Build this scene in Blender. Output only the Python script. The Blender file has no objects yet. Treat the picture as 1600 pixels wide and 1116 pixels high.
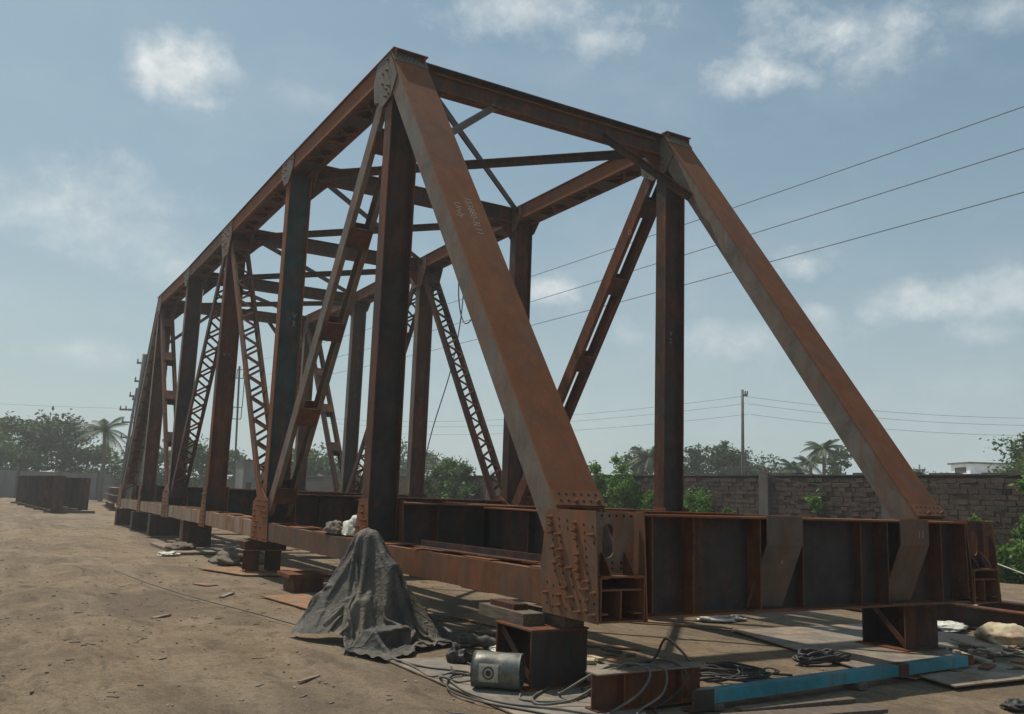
import bpy, bmesh, math, random
from mathutils import Vector, Matrix, noise
random.seed(7)
SC = bpy.context.scene
COL = SC.collection
PI = math.pi

# ------------------------------------------------------------------ camera
cam_d = bpy.data.cameras.new('camera')
cam = bpy.data.objects.new('camera', cam_d); COL.objects.link(cam)
YAW, PITCH, ROLL, FOC = -0.5296, 0.1571, 0.0351, 1368.5
CAM = Vector((-6.4637, 7.4192, 1.669))
Fw = Vector((math.cos(YAW)*math.cos(PITCH), math.sin(YAW)*math.cos(PITCH), math.sin(PITCH)))
Rt = Vector((math.sin(YAW), -math.cos(YAW), 0)); Up = Rt.cross(Fw)
R2 = math.cos(ROLL)*Rt + math.sin(ROLL)*Up
U2 = -math.sin(ROLL)*Rt + math.cos(ROLL)*Up
cam.matrix_world = Matrix(((R2.x, U2.x, -Fw.x, CAM.x), (R2.y, U2.y, -Fw.y, CAM.y), (R2.z, U2.z, -Fw.z, CAM.z), (0, 0, 0, 1)))
cam_d.sensor_width = 36.0
cam_d.lens = 36.0*FOC/1600.0
cam_d.clip_start = 0.05
cam_d.clip_end = 3000
SC.camera = cam

# ------------------------------------------------------------------ light
SUN = Vector((0.54, 0.16, 1.0)).normalized()
sun_d = bpy.data.lights.new('sun', 'SUN'); sun = bpy.data.objects.new('sun', sun_d); COL.objects.link(sun)
sun_d.energy = 4.0; sun_d.angle = math.radians(0.6); sun_d.color = (1.0, 0.93, 0.82)
sun.rotation_euler = SUN.to_track_quat('Z', 'Y').to_euler()
sun.location = (0, 0, 40)
SC.view_settings.view_transform = 'Standard'; SC.view_settings.look = 'None'
SC.view_settings.gamma = 1; SC.view_settings.exposure = 0.0
SC.cycles.use_denoising = True
SC.cycles.volume_bounces = 1
SC.cycles.max_bounces = 6
SC.cycles.transparent_max_bounces = 6

W = bpy.data.worlds.new('World'); SC.world = W; W.use_nodes = True
nt = W.node_tree; nt.nodes.clear()
def wn(t, **k):
    n = nt.nodes.new(t)
    for a, b in k.items(): setattr(n, a, b)
    return n
def wl(a, b): nt.links.new(a, b)
def wmath(op, a, b=None, clamp=False):
    n = wn('ShaderNodeMath', operation=op); n.use_clamp = clamp
    for i, v in enumerate((a, b)):
        if v is None: continue
        if isinstance(v, (int, float)): n.inputs[i].default_value = v
        else: wl(v, n.inputs[i])
    return n.outputs[0]
def wmix(f, a, b):
    n = wn('ShaderNodeMix', data_type='RGBA')
    for i, v in ((0, f), (6, a), (7, b)):
        if isinstance(v, (int, float)): n.inputs[i].default_value = v
        elif isinstance(v, tuple): n.inputs[i].default_value = (*v, 1)
        else: wl(v, n.inputs[i])
    return n.outputs[2]
sky = wn('ShaderNodeTexSky', sky_type='NISHITA')
sky.sun_disc = False
sky.sun_elevation = math.asin(SUN.z); sky.sun_rotation = math.atan2(SUN.x, SUN.y)
sky.air_density = 1.0; sky.dust_density = 2.2; sky.ozone_density = 1.4; sky.altitude = 10
tc = wn('ShaderNodeTexCoord')
gen = tc.outputs['Generated']
def wdot(v):
    n = wn('ShaderNodeVectorMath', operation='DOT_PRODUCT'); wl(gen, n.inputs[0]); n.inputs[1].default_value = v
    return n.outputs['Value']
def wnoise(scale, detail, rough, zs=1.0, off=0.0):
    m = wn('ShaderNodeMapping'); m.inputs['Scale'].default_value = (1, 1, zs); m.inputs['Location'].default_value = (off, off, 0)
    wl(gen, m.inputs['Vector'])
    n = wn('ShaderNodeTexNoise'); n.inputs['Scale'].default_value = scale; n.inputs['Detail'].default_value = detail
    n.inputs['Roughness'].default_value = rough; wl(m.outputs[0], n.inputs['Vector'])
    return n.outputs['Fac']
elev = wdot((0, 0, 1))
# the sky's clouds: soft cumulus banks, each a direction with an extent, torn by noise
na = wnoise(17, 10, 0.64, 1.3); nb = wnoise(5, 5, 0.55, 2.0, 3.1)
CLOUDS = [  # direction, half width, half height, density
    ((0.9009, -0.1190, 0.4175), 0.058, 0.038, 0.95), ((0.9020, -0.0974, 0.4207), 0.029, 0.026, 0.90), ((0.8948, -0.1523, 0.4197), 0.044, 0.018, 0.50),
    ((0.9562, -0.0509, 0.2884), 0.080, 0.033, 0.62), ((0.9613, -0.0125, 0.2751), 0.066, 0.033, 0.50), ((0.9629, -0.1037, 0.2493), 0.088, 0.033, 0.45),
    ((0.9613, -0.1564, 0.2268), 0.058, 0.022, 0.40), ((0.5586, -0.6832, 0.4703), 0.088, 0.044, 0.85), ((0.6099, -0.6553, 0.4456), 0.080, 0.022, 0.80),
    ((0.5372, -0.7138, 0.4492), 0.066, 0.026, 0.60), ((0.7375, -0.4486, 0.5048), 0.095, 0.033, 0.70), ((0.7177, -0.5017, 0.4830), 0.044, 0.026, 0.60),
    ((0.8141, -0.5326, 0.2316), 0.037, 0.023, 0.75), ((0.6278, -0.7340, 0.2590), 0.044, 0.019, 0.70), ((0.5533, -0.8050, 0.2139), 0.053, 0.022, 0.62),
    ((0.4818, -0.8489, 0.2174), 0.044, 0.031, 0.50), ((0.6970, -0.6942, 0.1797), 0.102, 0.025, 0.45), ((0.6342, -0.7450, 0.2068), 0.022, 0.012, 0.50),
    ((0.5067, -0.8435, 0.1783), 0.037, 0.016, 0.42), ((0.8758, -0.2482, 0.4140), 0.051, 0.022, 0.25), ((0.4326, -0.7718, 0.4661), 0.044, 0.022, 0.45),
    ((0.7756, -0.6041, 0.1832), 0.037, 0.018, 0.40), ((0.9895, -0.0576, 0.1325), 0.051, 0.015, 0.35), ((0.8710, -0.4219, 0.2516), 0.146, 0.022, 0.15),
]
cl = None
for d, a, b, dens in CLOUDS:
    dv = Vector(d).normalized(); rv = Vector((0, 0, 1)).cross(dv).normalized(); uv = dv.cross(rv); a *= 1.3; b *= 1.3; dens = min(1.0, dens*1.1)
    q = wmath('ADD', wmath('POWER', wmath('DIVIDE', wdot(rv), a), 2.0), wmath('POWER', wmath('DIVIDE', wdot(uv), b), 2.0))
    m = wmath('SUBTRACT', 1.0, wmath('SQRT', q))
    m = wmath('ADD', m, wmath('MULTIPLY', wmath('SUBTRACT', na, 0.5), 2.4))
    m = wmath('ADD', m, wmath('MULTIPLY', wmath('SUBTRACT', nb, 0.5), 1.2))
    m = wmath('MULTIPLY', m, 1.0, True)
    m = wmath('MULTIPLY', m, wmath('GREATER_THAN', wdot(dv), 0.2))
    m = wmath('MULTIPLY', wmath('POWER', m, 1.3), dens)
    cl = m if cl is None else wmath('MAXIMUM', cl, m)
wisps = wmath('MULTIPLY', wmath('SUBTRACT', wnoise(3.2, 8, 0.6, 2.2, 1.7), 0.46), 1.7, True)
wisps = wmath('MULTIPLY', wisps, 0.40)
cl = wmath('MAXIMUM', cl, wisps)
hz = wmath('POWER', wmath('SUBTRACT', 1.0, wmath('MULTIPLY', wmath('ABSOLUTE', elev), 1.55), True), 2.2)
skyc = wn('ShaderNodeHueSaturation'); skyc.inputs['Saturation'].default_value = 1.12; skyc.inputs['Value'].default_value = 0.92
wl(sky.outputs[0], skyc.inputs['Color'])
tint = wmix(1.0, skyc.outputs[0], (1.04, 1.20, 1.08)); tint.node.blend_type = 'MULTIPLY'
base = wmix(0.38, tint, (3.9, 5.9, 7.4))
base = wmix(wmath('MULTIPLY', hz, 0.82), base, (7.0, 8.3, 8.5))
cshade = wmix(wmath('MULTIPLY', wmath('SUBTRACT', wnoise(24, 7, 0.6, 1.3, 0.6), 0.38), 3.2, True), (7.6, 8.5, 8.9), (11.2, 11.6, 11.6))
full = wmix(cl, base, cshade)
bg = wn('ShaderNodeBackground'); bg.inputs['Strength'].default_value = 0.075
wl(full, bg.inputs['Color'])
wo = wn('ShaderNodeOutputWorld'); wl(bg.outputs[0], wo.inputs['Surface'])

# ------------------------------------------------------------------ materials
def material(name):
    m = bpy.data.materials.new(name); m.use_nodes = True
    t = m.node_tree; b = t.nodes['Principled BSDF']
    return m, t, b
def nz(t, scale, detail=5, rough=0.6, coord='pos', sc=(1, 1, 1), dist=0.0):
    if coord == 'pos': v = t.nodes.new('ShaderNodeNewGeometry').outputs['Position']
    else: v = t.nodes.new('ShaderNodeTexCoord').outputs['Object']
    mp = t.nodes.new('ShaderNodeMapping'); mp.inputs['Scale'].default_value = sc
    t.links.new(v, mp.inputs['Vector'])
    n = t.nodes.new('ShaderNodeTexNoise'); n.inputs['Scale'].default_value = scale
    n.inputs['Detail'].default_value = detail; n.inputs['Roughness'].default_value = rough; n.inputs['Distortion'].default_value = dist
    t.links.new(mp.outputs[0], n.inputs['Vector'])
    return n.outputs['Fac']
def ramp(t, fac, stops):
    r = t.nodes.new('ShaderNodeValToRGB'); e = r.color_ramp.elements
    while len(e) > 1: e.remove(e[-1])
    e[0].position = stops[0][0]; e[0].color = (*stops[0][1], 1)
    for p, c in stops[1:]:
        k = e.new(p); k.color = (*c, 1)
    t.links.new(fac, r.inputs['Fac']); return r.outputs['Color']
def mixc(t, f, a, b, mode='MIX'):
    n = t.nodes.new('ShaderNodeMix'); n.data_type = 'RGBA'; n.blend_type = mode
    for i, v in ((0, f), (6, a), (7, b)):
        if isinstance(v, (int, float)): n.inputs[i].default_value = v
        elif isinstance(v, tuple): n.inputs[i].default_value = (*v, 1)
        else: t.links.new(v, n.inputs[i])
    return n.outputs[2]
def bump(t, b, h, strength, dist=0.01):
    n = t.nodes.new('ShaderNodeBump'); n.inputs['Strength'].default_value = strength; n.inputs['Distance'].default_value = dist
    t.links.new(h, n.inputs['Height']); t.links.new(n.outputs[0], b.inputs['Normal'])
def g(c): return (c, c, c)

def rust(name, scale_col, rust_col, amount, dust=0.0, dust_col=(0.30, 0.22, 0.15), rough=0.62, hot=(0.31, 0.100, 0.034)):
    """weathered structural steel: mill scale breaking up into rust, rain streaks, rubbed edges with a painted catch of light, a dust film"""
    m, t, b = material(name)
    rnd = t.nodes.new('ShaderNodeObjectInfo').outputs['Random']
    n1 = nz(t, 0.8, 8, 0.68, dist=1.2); n2 = nz(t, 4.0, 6, 0.7, sc=(1, 1, 0.10)); n3 = nz(t, 42, 4, 0.7)
    s = mixc(t, 0.45, n1, n2); s = mixc(t, 0.20, s, n3)
    s = mixc(t, 0.10, s, rnd)
    lo = 0.62-amount*0.32
    f = ramp(t, s, [(max(lo-0.05, 0), g(0)), (min(lo+0.09, 1), g(1))])
    rc = mixc(t, ramp(t, nz(t, 6, 6, 0.72, sc=(1, 1, 0.4)), [(0.42, g(0)), (0.66, g(0.8))]), rust_col, hot)
    rc = mixc(t, ramp(t, nz(t, 110, 2, 0.5), [(0.35, g(0.0)), (0.7, g(0.5))]), rc, tuple(c*0.45 for c in rust_col))
    sc_ = mixc(t, ramp(t, nz(t, 1.7, 7, 0.7, dist=0.8), [(0.40, g(0)), (0.62, g(0.8))]), tuple(c*0.72 for c in scale_col), tuple(c*1.35 for c in scale_col))
    c = mixc(t, f, sc_, rc)
    run = ramp(t, nz(t, 11, 4, 0.6, sc=(1, 1, 0.035)), [(0.54, g(0)), (0.68, g(0.55))])      # rain runs
    c = mixc(t, run, c, tuple(v*0.85 for v in rust_col))
    if dust:
        d = ramp(t, nz(t, 3.3, 6, 0.7, sc=(1, 1, 0.35)), [(0.40, g(0.0)), (0.66, g(dust))])
        c = mixc(t, d, c, dust_col)
    bv = t.nodes.new('ShaderNodeBevel'); bv.samples = 3; bv.inputs['Radius'].default_value = 0.014
    ge = t.nodes.new('ShaderNodeNewGeometry'); dt = t.nodes.new('ShaderNodeVectorMath'); dt.operation = 'DOT_PRODUCT'
    t.links.new(bv.outputs[0], dt.inputs[0]); t.links.new(ge.outputs['Normal'], dt.inputs[1])
    ed = ramp(t, dt.outputs['Value'], [(0.80, g(0.75)), (0.985, g(0))])
    ed = mixc(t, 1.0, ed, ramp(t, nz(t, 14, 4, 0.7), [(0.36, g(0.15)), (0.58, g(1))]), 'MULTIPLY')
    c = mixc(t, ed, c, (0.36, 0.135, 0.055))  # worn edges painted brighter orange, as if catching the light
    t.links.new(c, b.inputs['Base Color'])
    rr = mixc(t, f, g(rough-0.06), g(rough+0.18)); t.links.new(rr, b.inputs['Roughness'])
    b.inputs['Specular IOR Level'].default_value = 0.14
    w = nz(t, 2.6, 3, 0.5)
    bump(t, b, mixc(t, 0.30, mixc(t, 0.5, n3, nz(t, 170, 3, 0.6)), w), 0.5, 0.006)
    return m
STEEL = (0.050, 0.047, 0.050)
M = {}
M['orange'] = rust('rusted_steel', (0.085, 0.058, 0.044), (0.185, 0.066, 0.029), 0.60, 0.20, (0.225, 0.145, 0.090), hot=(0.27, 0.090, 0.032))
M['brown'] = rust('brown_rust_steel', (0.038, 0.030, 0.031), (0.122, 0.039, 0.020), 0.46, 0.06)
M['dark'] = rust('mill_scale_shade_steel', (0.043, 0.036, 0.036), (0.090, 0.033, 0.020), 0.34, 0.05)  # mill scale, darkened further: shade on webs and undersides put into colour
M['grey'] = rust('grey_scale_steel', (0.135, 0.118, 0.102), (0.175, 0.080, 0.044), 0.28, 0.35, (0.235, 0.195, 0.155))
M['teal'] = rust('teal_primed_steel', (0.028, 0.066, 0.074), (0.10, 0.045, 0.032), 0.10, 0.06)
M['redbrown'] = rust('red_oxide_steel', (0.062, 0.032, 0.028), (0.130, 0.042, 0.022), 0.44, 0.06)
M['dusty'] = rust('dusty_chord_steel', (0.20, 0.155, 0.115), (0.25, 0.125, 0.070), 0.35, 0.75, (0.34, 0.27, 0.195))
M['chord'] = rust('chord_side_steel', (0.072, 0.058, 0.048), (0.150, 0.060, 0.029), 0.46, 0.25, (0.19, 0.135, 0.09))
M['bracket'] = rust('bracket_steel', (0.098, 0.084, 0.072), (0.160, 0.070, 0.038), 0.36, 0.30, (0.20, 0.16, 0.125))
M['gusset'] = rust('gusset_steel', (0.095, 0.070, 0.052), (0.185, 0.078, 0.038), 0.55, 0.25, (0.21, 0.155, 0.11))
M['hole'], _t, _b = material('bolt_hole_dark'); _b.inputs['Base Color'].default_value = (0.012, 0.010, 0.010, 1); _b.inputs['Roughness'].default_value = 1

def simple(name, ca, cb, scale, rough=0.8, bmp=0.3, coord='pos', sc=(1, 1, 1), det=6, bscale=60, lo=0.38, hi=0.65, metal=0.0, bd=0.01):
    m, t, b = material(name)
    c = mixc(t, ramp(t, nz(t, scale, det, 0.65, coord, sc), [(lo, g(0)), (hi, g(1))]), ca, cb)
    t.links.new(c, b.inputs['Base Color']); b.inputs['Roughness'].default_value = rough; b.inputs['Metallic'].default_value = metal
    if bmp: bump(t, b, nz(t, bscale, 4, 0.65, coord), bmp, bd)
    return m
M['plate_grey'] = rust('ground_plate_steel', (0.175, 0.165, 0.148), (0.24, 0.15, 0.09), 0.26, 0.85, (0.33, 0.275, 0.20))
M['plate_brown'] = rust('rusty_sheet', (0.20, 0.135, 0.085), (0.28, 0.15, 0.08), 0.55, 0.6, (0.33, 0.25, 0.17))
M['wood'] = simple('old_wood', (0.075, 0.055, 0.040), (0.165, 0.122, 0.085), 6, 0.85, 0.4, 'pos', (1, 8, 8))
M['blue'] = rust('blue_painted_steel', (0.038, 0.225, 0.275), (0.17, 0.10, 0.06), 0.10, 0.18, (0.22, 0.24, 0.22), 0.5)
M['cloth_white'] = simple('white_cloth', (0.72, 0.70, 0.62), (0.46, 0.42, 0.34), 7, 0.9, 0.3)
M['cloth_brown'] = simple('brown_cloth', (0.10, 0.075, 0.055), (0.19, 0.15, 0.11), 9, 0.95, 0.4)
M['bag'] = simple('stained_sack', (0.55, 0.50, 0.32), (0.32, 0.20, 0.14), 4, 0.85, 0.4)
M['rubber'] = simple('black_rubber', (0.022, 0.021, 0.020), (0.055, 0.048, 0.040), 12, 0.6, 0.1)
M['cable'] = simple('dusty_cable', (0.085, 0.080, 0.072), (0.19, 0.165, 0.135), 5, 0.65, 0.1)
M['wire'], _t, _b = material('aluminium_wire'); _b.inputs['Base Color'].default_value = (0.10, 0.11, 0.12, 1); _b.inputs['Roughness'].default_value = 0.6
M['concrete'] = simple('weathered_concrete', (0.115, 0.105, 0.095), (0.055, 0.050, 0.046), 2.2, 0.9, 0.4, 'pos', (1, 1, 0.35))
M['palewall'] = simple('pale_panel', (0.21, 0.205, 0.195), (0.13, 0.125, 0.12), 0.7, 0.9, 0.2, 'pos', (1, 1, 0.3))
M['white'] = simple('white_plaster', (0.74, 0.74, 0.72), (0.55, 0.55, 0.53), 0.8, 0.85, 0.1)
M['pole'] = simple('pole_steel', (0.085, 0.088, 0.088), (0.14, 0.135, 0.125), 3, 0.7, 0.1)
M['bark'] = simple('bark', (0.09, 0.07, 0.05), (0.17, 0.14, 0.11), 8, 0.95, 0.4)
M['chalk'], _t, _b = material('white_chalk'); _b.inputs['Base Color'].default_value = (0.46, 0.42, 0.38, 1); _b.inputs['Roughness'].default_value = 0.95
M['mortar'] = simple('wall_mortar', (0.022, 0.017, 0.015), (0.040, 0.031, 0.026), 5, 0.95, 0.5)
M['paper'] = simple('label_paper', (0.42, 0.40, 0.30), (0.28, 0.27, 0.21), 30, 0.8, 0)
M['galv'] = simple('galvanised_sheet', (0.20, 0.205, 0.18), (0.10, 0.085, 0.065), 9, 0.45, 0.25, metal=0.35)
# laterite / brick blocks: each piece a colour of its own
m, t, b = material('brick_block'); oi = t.nodes.new('ShaderNodeObjectInfo'); ig = t.nodes.new('ShaderNodeNewGeometry')
fr = t.nodes.new('ShaderNodeMath'); fr.operation = 'ADD'; t.links.new(oi.outputs['Random'], fr.inputs[0]); t.links.new(ig.outputs['Random Per Island'], fr.inputs[1])
fr2 = t.nodes.new('ShaderNodeMath'); fr2.operation = 'FRACT'; t.links.new(fr.outputs[0], fr2.inputs[0])
bc = ramp(t, fr2.outputs[0], [(0.0, (0.042, 0.026, 0.020)), (0.35, (0.086, 0.046, 0.031)), (0.7, (0.064, 0.042, 0.033)), (1.0, (0.140, 0.076, 0.050))])
bc = mixc(t, ramp(t, nz(t, 1.6, 7, 0.7), [(0.36, g(0)), (0.58, g(0.88))]), bc, (0.030, 0.025, 0.022))
bc = mixc(t, ramp(t, nz(t, 22, 5, 0.7), [(0.35, g(0)), (0.7, g(0.5))]), bc, (0.135, 0.095, 0.070))
t.links.new(bc, b.inputs['Base Color']); b.inputs['Roughness'].default_value = 0.95; bump(t, b, nz(t, 35, 6, 0.7), 0.7, 0.02)
M['brick'] = m
def leafmat(name, a, b_, c):
    m, t, b = material(name)
    gi = t.nodes.new('ShaderNodeNewGeometry')
    col = ramp(t, gi.outputs['Random Per Island'], [(0.0, a), (0.5, b_), (1.0, c)])
    t.links.new(col, b.inputs['Base Color']); b.inputs['Roughness'].default_value = 0.6
    tr = t.nodes.new('ShaderNodeBsdfTranslucent'); t.links.new(col, tr.inputs['Color'])
    mx = t.nodes.new('ShaderNodeMixShader'); mx.inputs[0].default_value = 0.35
    out = t.nodes['Material Output']; t.links.new(b.outputs[0], mx.inputs[1]); t.links.new(tr.outputs[0], mx.inputs[2]); t.links.new(mx.outputs[0], out.inputs['Surface'])
    return m
M['leaf_dark'] = leafmat('foliage_dark', (0.026, 0.050, 0.016), (0.050, 0.088, 0.028), (0.085, 0.125, 0.042))
M['leaf_mid'] = leafmat('foliage_mid', (0.042, 0.085, 0.020), (0.078, 0.140, 0.034), (0.125, 0.190, 0.052))
M['leaf_bright'] = leafmat('foliage_creeper', (0.050, 0.125, 0.016), (0.100, 0.215, 0.028), (0.170, 0.300, 0.055))
M['leaf_palm'] = leafmat('foliage_palm', (0.035, 0.065, 0.022), (0.060, 0.095, 0.034), (0.090, 0.130, 0.050))
# soil
m, t, b = material('yard_soil')
big = nz(t, 0.28, 6, 0.6); mid = nz(t, 1.3, 7, 0.68, dist=0.4); fin = nz(t, 18, 6, 0.72); trk = nz(t, 0.9, 5, 0.6, sc=(0.25, 1.6, 1))
c = mixc(t, ramp(t, mid, [(0.38, g(0)), (0.62, g(1))]), (0.225, 0.163, 0.104), (0.350, 0.258, 0.168))
c = mixc(t, ramp(t, big, [(0.46, g(0)), (0.60, g(0.85))]), c, (0.165, 0.130, 0.096))
c = mixc(t, ramp(t, trk, [(0.48, g(0)), (0.62, g(0.6))]), c, (0.365, 0.285, 0.195))
c = mixc(t, ramp(t, nz(t, 2.2, 7, 0.72, sc=(0.6, 1.3, 1), dist=0.8), [(0.53, g(0)), (0.66, g(0.8))]), c, (0.105, 0.083, 0.064))
c = mixc(t, ramp(t, nz(t, 6.5, 6, 0.75, sc=(0.7, 1.2, 1)), [(0.54, g(0)), (0.68, g(0.7))]), c, (0.125, 0.090, 0.060))
c = mixc(t, ramp(t, fin, [(0.42, g(0)), (0.70, g(0.6))]), c, (0.13, 0.095, 0.062))
c = mixc(t, ramp(t, nz(t, 75, 3, 0.6), [(0.58, g(0)), (0.70, g(0.7))]), c, (0.45, 0.37, 0.27))
c = mixc(t, ramp(t, nz(t, 130, 3, 0.7), [(0.56, g(0)), (0.68, g(0.65))]), c, (0.10, 0.074, 0.05))
c = mixc(t, ramp(t, nz(t, 33, 5, 0.75, sc=(0.6, 1, 1)), [(0.57, g(0)), (0.66, g(0.6))]), c, (0.12, 0.088, 0.058))
t.links.new(c, b.inputs['Base Color']); b.inputs['Roughness'].default_value = 0.95; b.inputs['Specular IOR Level'].default_value = 0.15
bump(t, b, mixc(t, 0.45, mixc(t, 0.5, mid, fin), nz(t, 60, 6, 0.75)), 1.0, 0.06)
M['soil'] = m
M['clod'] = simple('soil_clod', (0.38, 0.29, 0.20), (0.22, 0.165, 0.115), 3, 0.95, 0.3, bscale=40)
# tarpaulin
m, t, b = material('tarpaulin')
def crease(scale, dist):
    n = nz(t, scale, 3, 0.5, dist=dist)
    k = t.nodes.new('ShaderNodeMath'); k.operation = 'SUBTRACT'; t.links.new(n, k.inputs[0]); k.inputs[1].default_value = 0.5
    k2 = t.nodes.new('ShaderNodeMath'); k2.operation = 'ABSOLUTE'; t.links.new(k.outputs[0], k2.inputs[0])
    return ramp(t, k2.outputs[0], [(0.0, g(1)), (0.05, g(0.35)), (0.22, g(0))])
c1, c2 = crease(2.6, 0.7), crease(6.5, 0.8)
c = mixc(t, ramp(t, nz(t, 1.8, 7, 0.66), [(0.42, g(0)), (0.62, g(1))]), (0.058, 0.055, 0.050), (0.138, 0.115, 0.088))
c = mixc(t, ramp(t, nz(t, 4.5, 6, 0.68), [(0.52, g(0)), (0.68, g(0.55))]), c, (0.170, 0.145, 0.112))
t.links.new(c, b.inputs['Base Color']); b.inputs['Roughness'].default_value = 0.72; b.inputs['Specular IOR Level'].default_value = 0.3
bump(t, b, mixc(t, 0.35, mixc(t, 0.3, c1, c2), nz(t, 5, 5, 0.6, dist=1.2)), 0.8, 0.03)
M['tarp'] = m

# ------------------------------------------------------------------ mesh helpers
class MB:
    def __init__(s): s.v = []; s.f = []; s.m = []
    def add(s, vs, fs, mi=0):
        o = len(s.v); s.v += [tuple(v) for v in vs]; s.f += [tuple(i+o for i in f) for f in fs]; s.m += [mi]*len(fs); return s
    def ob(s, c, a, b, c3, mi=0):
        """box from a centre and three half-edge vectors"""
        c, a, b, d = Vector(c), Vector(a), Vector(b), Vector(c3)
        if a.cross(b).dot(d) < 0: a = -a
        vs = [c+sa*a+sb*b+sd*d for sd in (-1, 1) for sb in (-1, 1) for sa in (-1, 1)]
        return s.add(vs, [(0, 2, 3, 1), (4, 5, 7, 6), (0, 1, 5, 4), (2, 6, 7, 3), (0, 4, 6, 2), (1, 3, 7, 5)], mi)
    def box(s, x0, x1, y0, y1, z0, z1, mi=0):
        return s.ob(((x0+x1)/2, (y0+y1)/2, (z0+z1)/2), ((x1-x0)/2, 0, 0), (0, (y1-y0)/2, 0), (0, 0, (z1-z0)/2), mi)
    def prism(s, poly, off, mi=0):
        """flat polygon of 3D points thickened by the vector off"""
        n = len(poly); P = [Vector(p) for p in poly]; off = Vector(off)
        nrm = Vector((0, 0, 0))
        for i in range(n): nrm += P[i].cross(P[(i+1) % n])
        if nrm.dot(off) > 0: P.reverse()
        vs = P+[p+off for p in P]
        return s.add(vs, [tuple(range(n)), tuple(range(2*n-1, n-1, -1))]+[(i, i+n, (i+1) % n+n, (i+1) % n) for i in range(n)], mi)
    def cyl(s, a, b, r0, r1=None, n=8, mi=0, caps=True):
        a, b = Vector(a), Vector(b); r1 = r0 if r1 is None else r1
        d = (b-a).normalized(); u = d.orthogonal().normalized(); w = d.cross(u)
        vs = [a+r0*(math.cos(2*PI*i/n)*u+math.sin(2*PI*i/n)*w) for i in range(n)]+[b+r1*(math.cos(2*PI*i/n)*u+math.sin(2*PI*i/n)*w) for i in range(n)]
        fs = [(i, (i+1) % n, (i+1) % n+n, i+n) for i in range(n)]
        if caps: fs += [tuple(range(n-1, -1, -1)), tuple(range(n, 2*n))]
        return s.add(vs, fs, mi)
    def tube(s, pts, r, n=6, mi=0, radii=None):
        P = [Vector(p) for p in pts]; k = len(P); prev = None; vs = []
        for i in range(k):
            d = (P[min(i+1, k-1)]-P[max(i-1, 0)]).normalized()
            u = (prev-d*prev.dot(d)) if prev is not None else d.orthogonal()
            if u.length < 1e-6: u = d.orthogonal()
            u.normalize(); prev = u; w = d.cross(u); rr = radii[i] if radii else r
            vs += [P[i]+rr*(math.cos(2*PI*j/n)*u+math.sin(2*PI*j/n)*w) for j in range(n)]
        fs = [(i*n+j, i*n+(j+1) % n, (i+1)*n+(j+1) % n, (i+1)*n+j) for i in range(k-1) for j in range(n)]
        fs += [tuple(range(n-1, -1, -1)), tuple(range((k-1)*n, k*n))]
        return s.add(vs, fs, mi)
    def mesh(s, name, mats, smooth=False):
        me = bpy.data.meshes.new(name); me.from_pydata(s.v, [], s.f)
        for mm in (mats if isinstance(mats, (list, tuple)) else [mats]): me.materials.append(M[mm])
        if len(me.materials) > 1: me.polygons.foreach_set('material_index', s.m)
        if smooth: me.polygons.foreach_set('use_smooth', [True]*len(me.polygons))
        me.update(); return me
    def build(s, name, mats, parent=None, smooth=False, **k):
        return link(name, s.mesh(name, mats, smooth), parent, **k)
BASE = {}
def link(name, me, parent=None, loc=(0, 0, 0), rot=(0, 0, 0), scale=None, label=None, cat=None, group=None, kind=None):
    """link a mesh; loc is a world place also for parts (things are Empties without rotation)"""
    o = bpy.data.objects.new(name, me); COL.objects.link(o)
    o.parent = parent
    off = BASE.get(parent.name, Vector((0, 0, 0))) if parent else Vector((0, 0, 0))
    o.location = Vector(loc)-off; o.rotation_euler = rot
    if scale: o.scale = scale
    BASE[o.name] = Vector(loc)
    tagit(o, label, cat, group, kind); return o
def tagit(o, label=None, cat=None, group=None, kind=None):
    for k, v in (('label', label), ('category', cat), ('group', group), ('kind', kind)):
        if v: o[k] = v
    return o
def thing(name, loc, label, cat, group=None):
    o = bpy.data.objects.new(name, None); COL.objects.link(o); o.location = loc
    o.empty_display_size = 0.2
    BASE[o.name] = Vector(loc); return tagit(o, label, cat, group)
def crom(pts, n=8):
    P = [Vector(p) for p in pts]; out = []
    Q = [2*P[0]-P[1]]+P+[2*P[-1]-P[-2]]
    for i in range(1, len(Q)-2):
        for k in range(n):
            u = k/n; a, b, c, d = Q[i-1:i+3]
            out.append(0.5*((2*b)+(c-a)*u+(2*a-5*b+4*c-d)*u*u+(3*b-a-3*c+d)*u*u*u))
    out.append(P[-1]); return out

# ------------------------------------------------------------------ ground
def gz(x, y):
    """height of the yard: trodden, slightly rutted, level below the steelwork"""
    v = Vector((x, y, 0))
    far = min(1.0, max(0.0, (y-3.9)/2.0)+max(0.0, (-4.8-y)/4.0)+max(0.0, (-1.6-x)/1.5))
    h = noise.fractal(v*0.35, 1.0, 2.0, 4)*0.05+noise.fractal(v*2.3, 0.9, 2.0, 5)*0.030
    h += 0.03*math.sin(y*3.1+0.25*x+noise.noise(v*0.3)*3)*(1 if y > 4 else 0)
    if y > 4.2:
        for yc, dp in ((5.05, 0.035), (6.75, 0.035), (7.9, 0.03), (9.6, 0.03)):
            e = (y-yc-0.35*math.sin(x*0.16+yc)-0.02*x)/0.17
            if abs(e) < 3: h += math.exp(-e*e)*(-dp+0.010*math.sin(x*26+(3 if e > 0 else -3)*abs(e)))+0.4*dp*math.exp(-(abs(e)-1.7)**2*3)
    d = math.hypot(x+6.5, y-7.4)
    return h*far*(1 if d < 120 else 0.3)-0.012+noise.noise(v*3.0)*0.006
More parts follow.
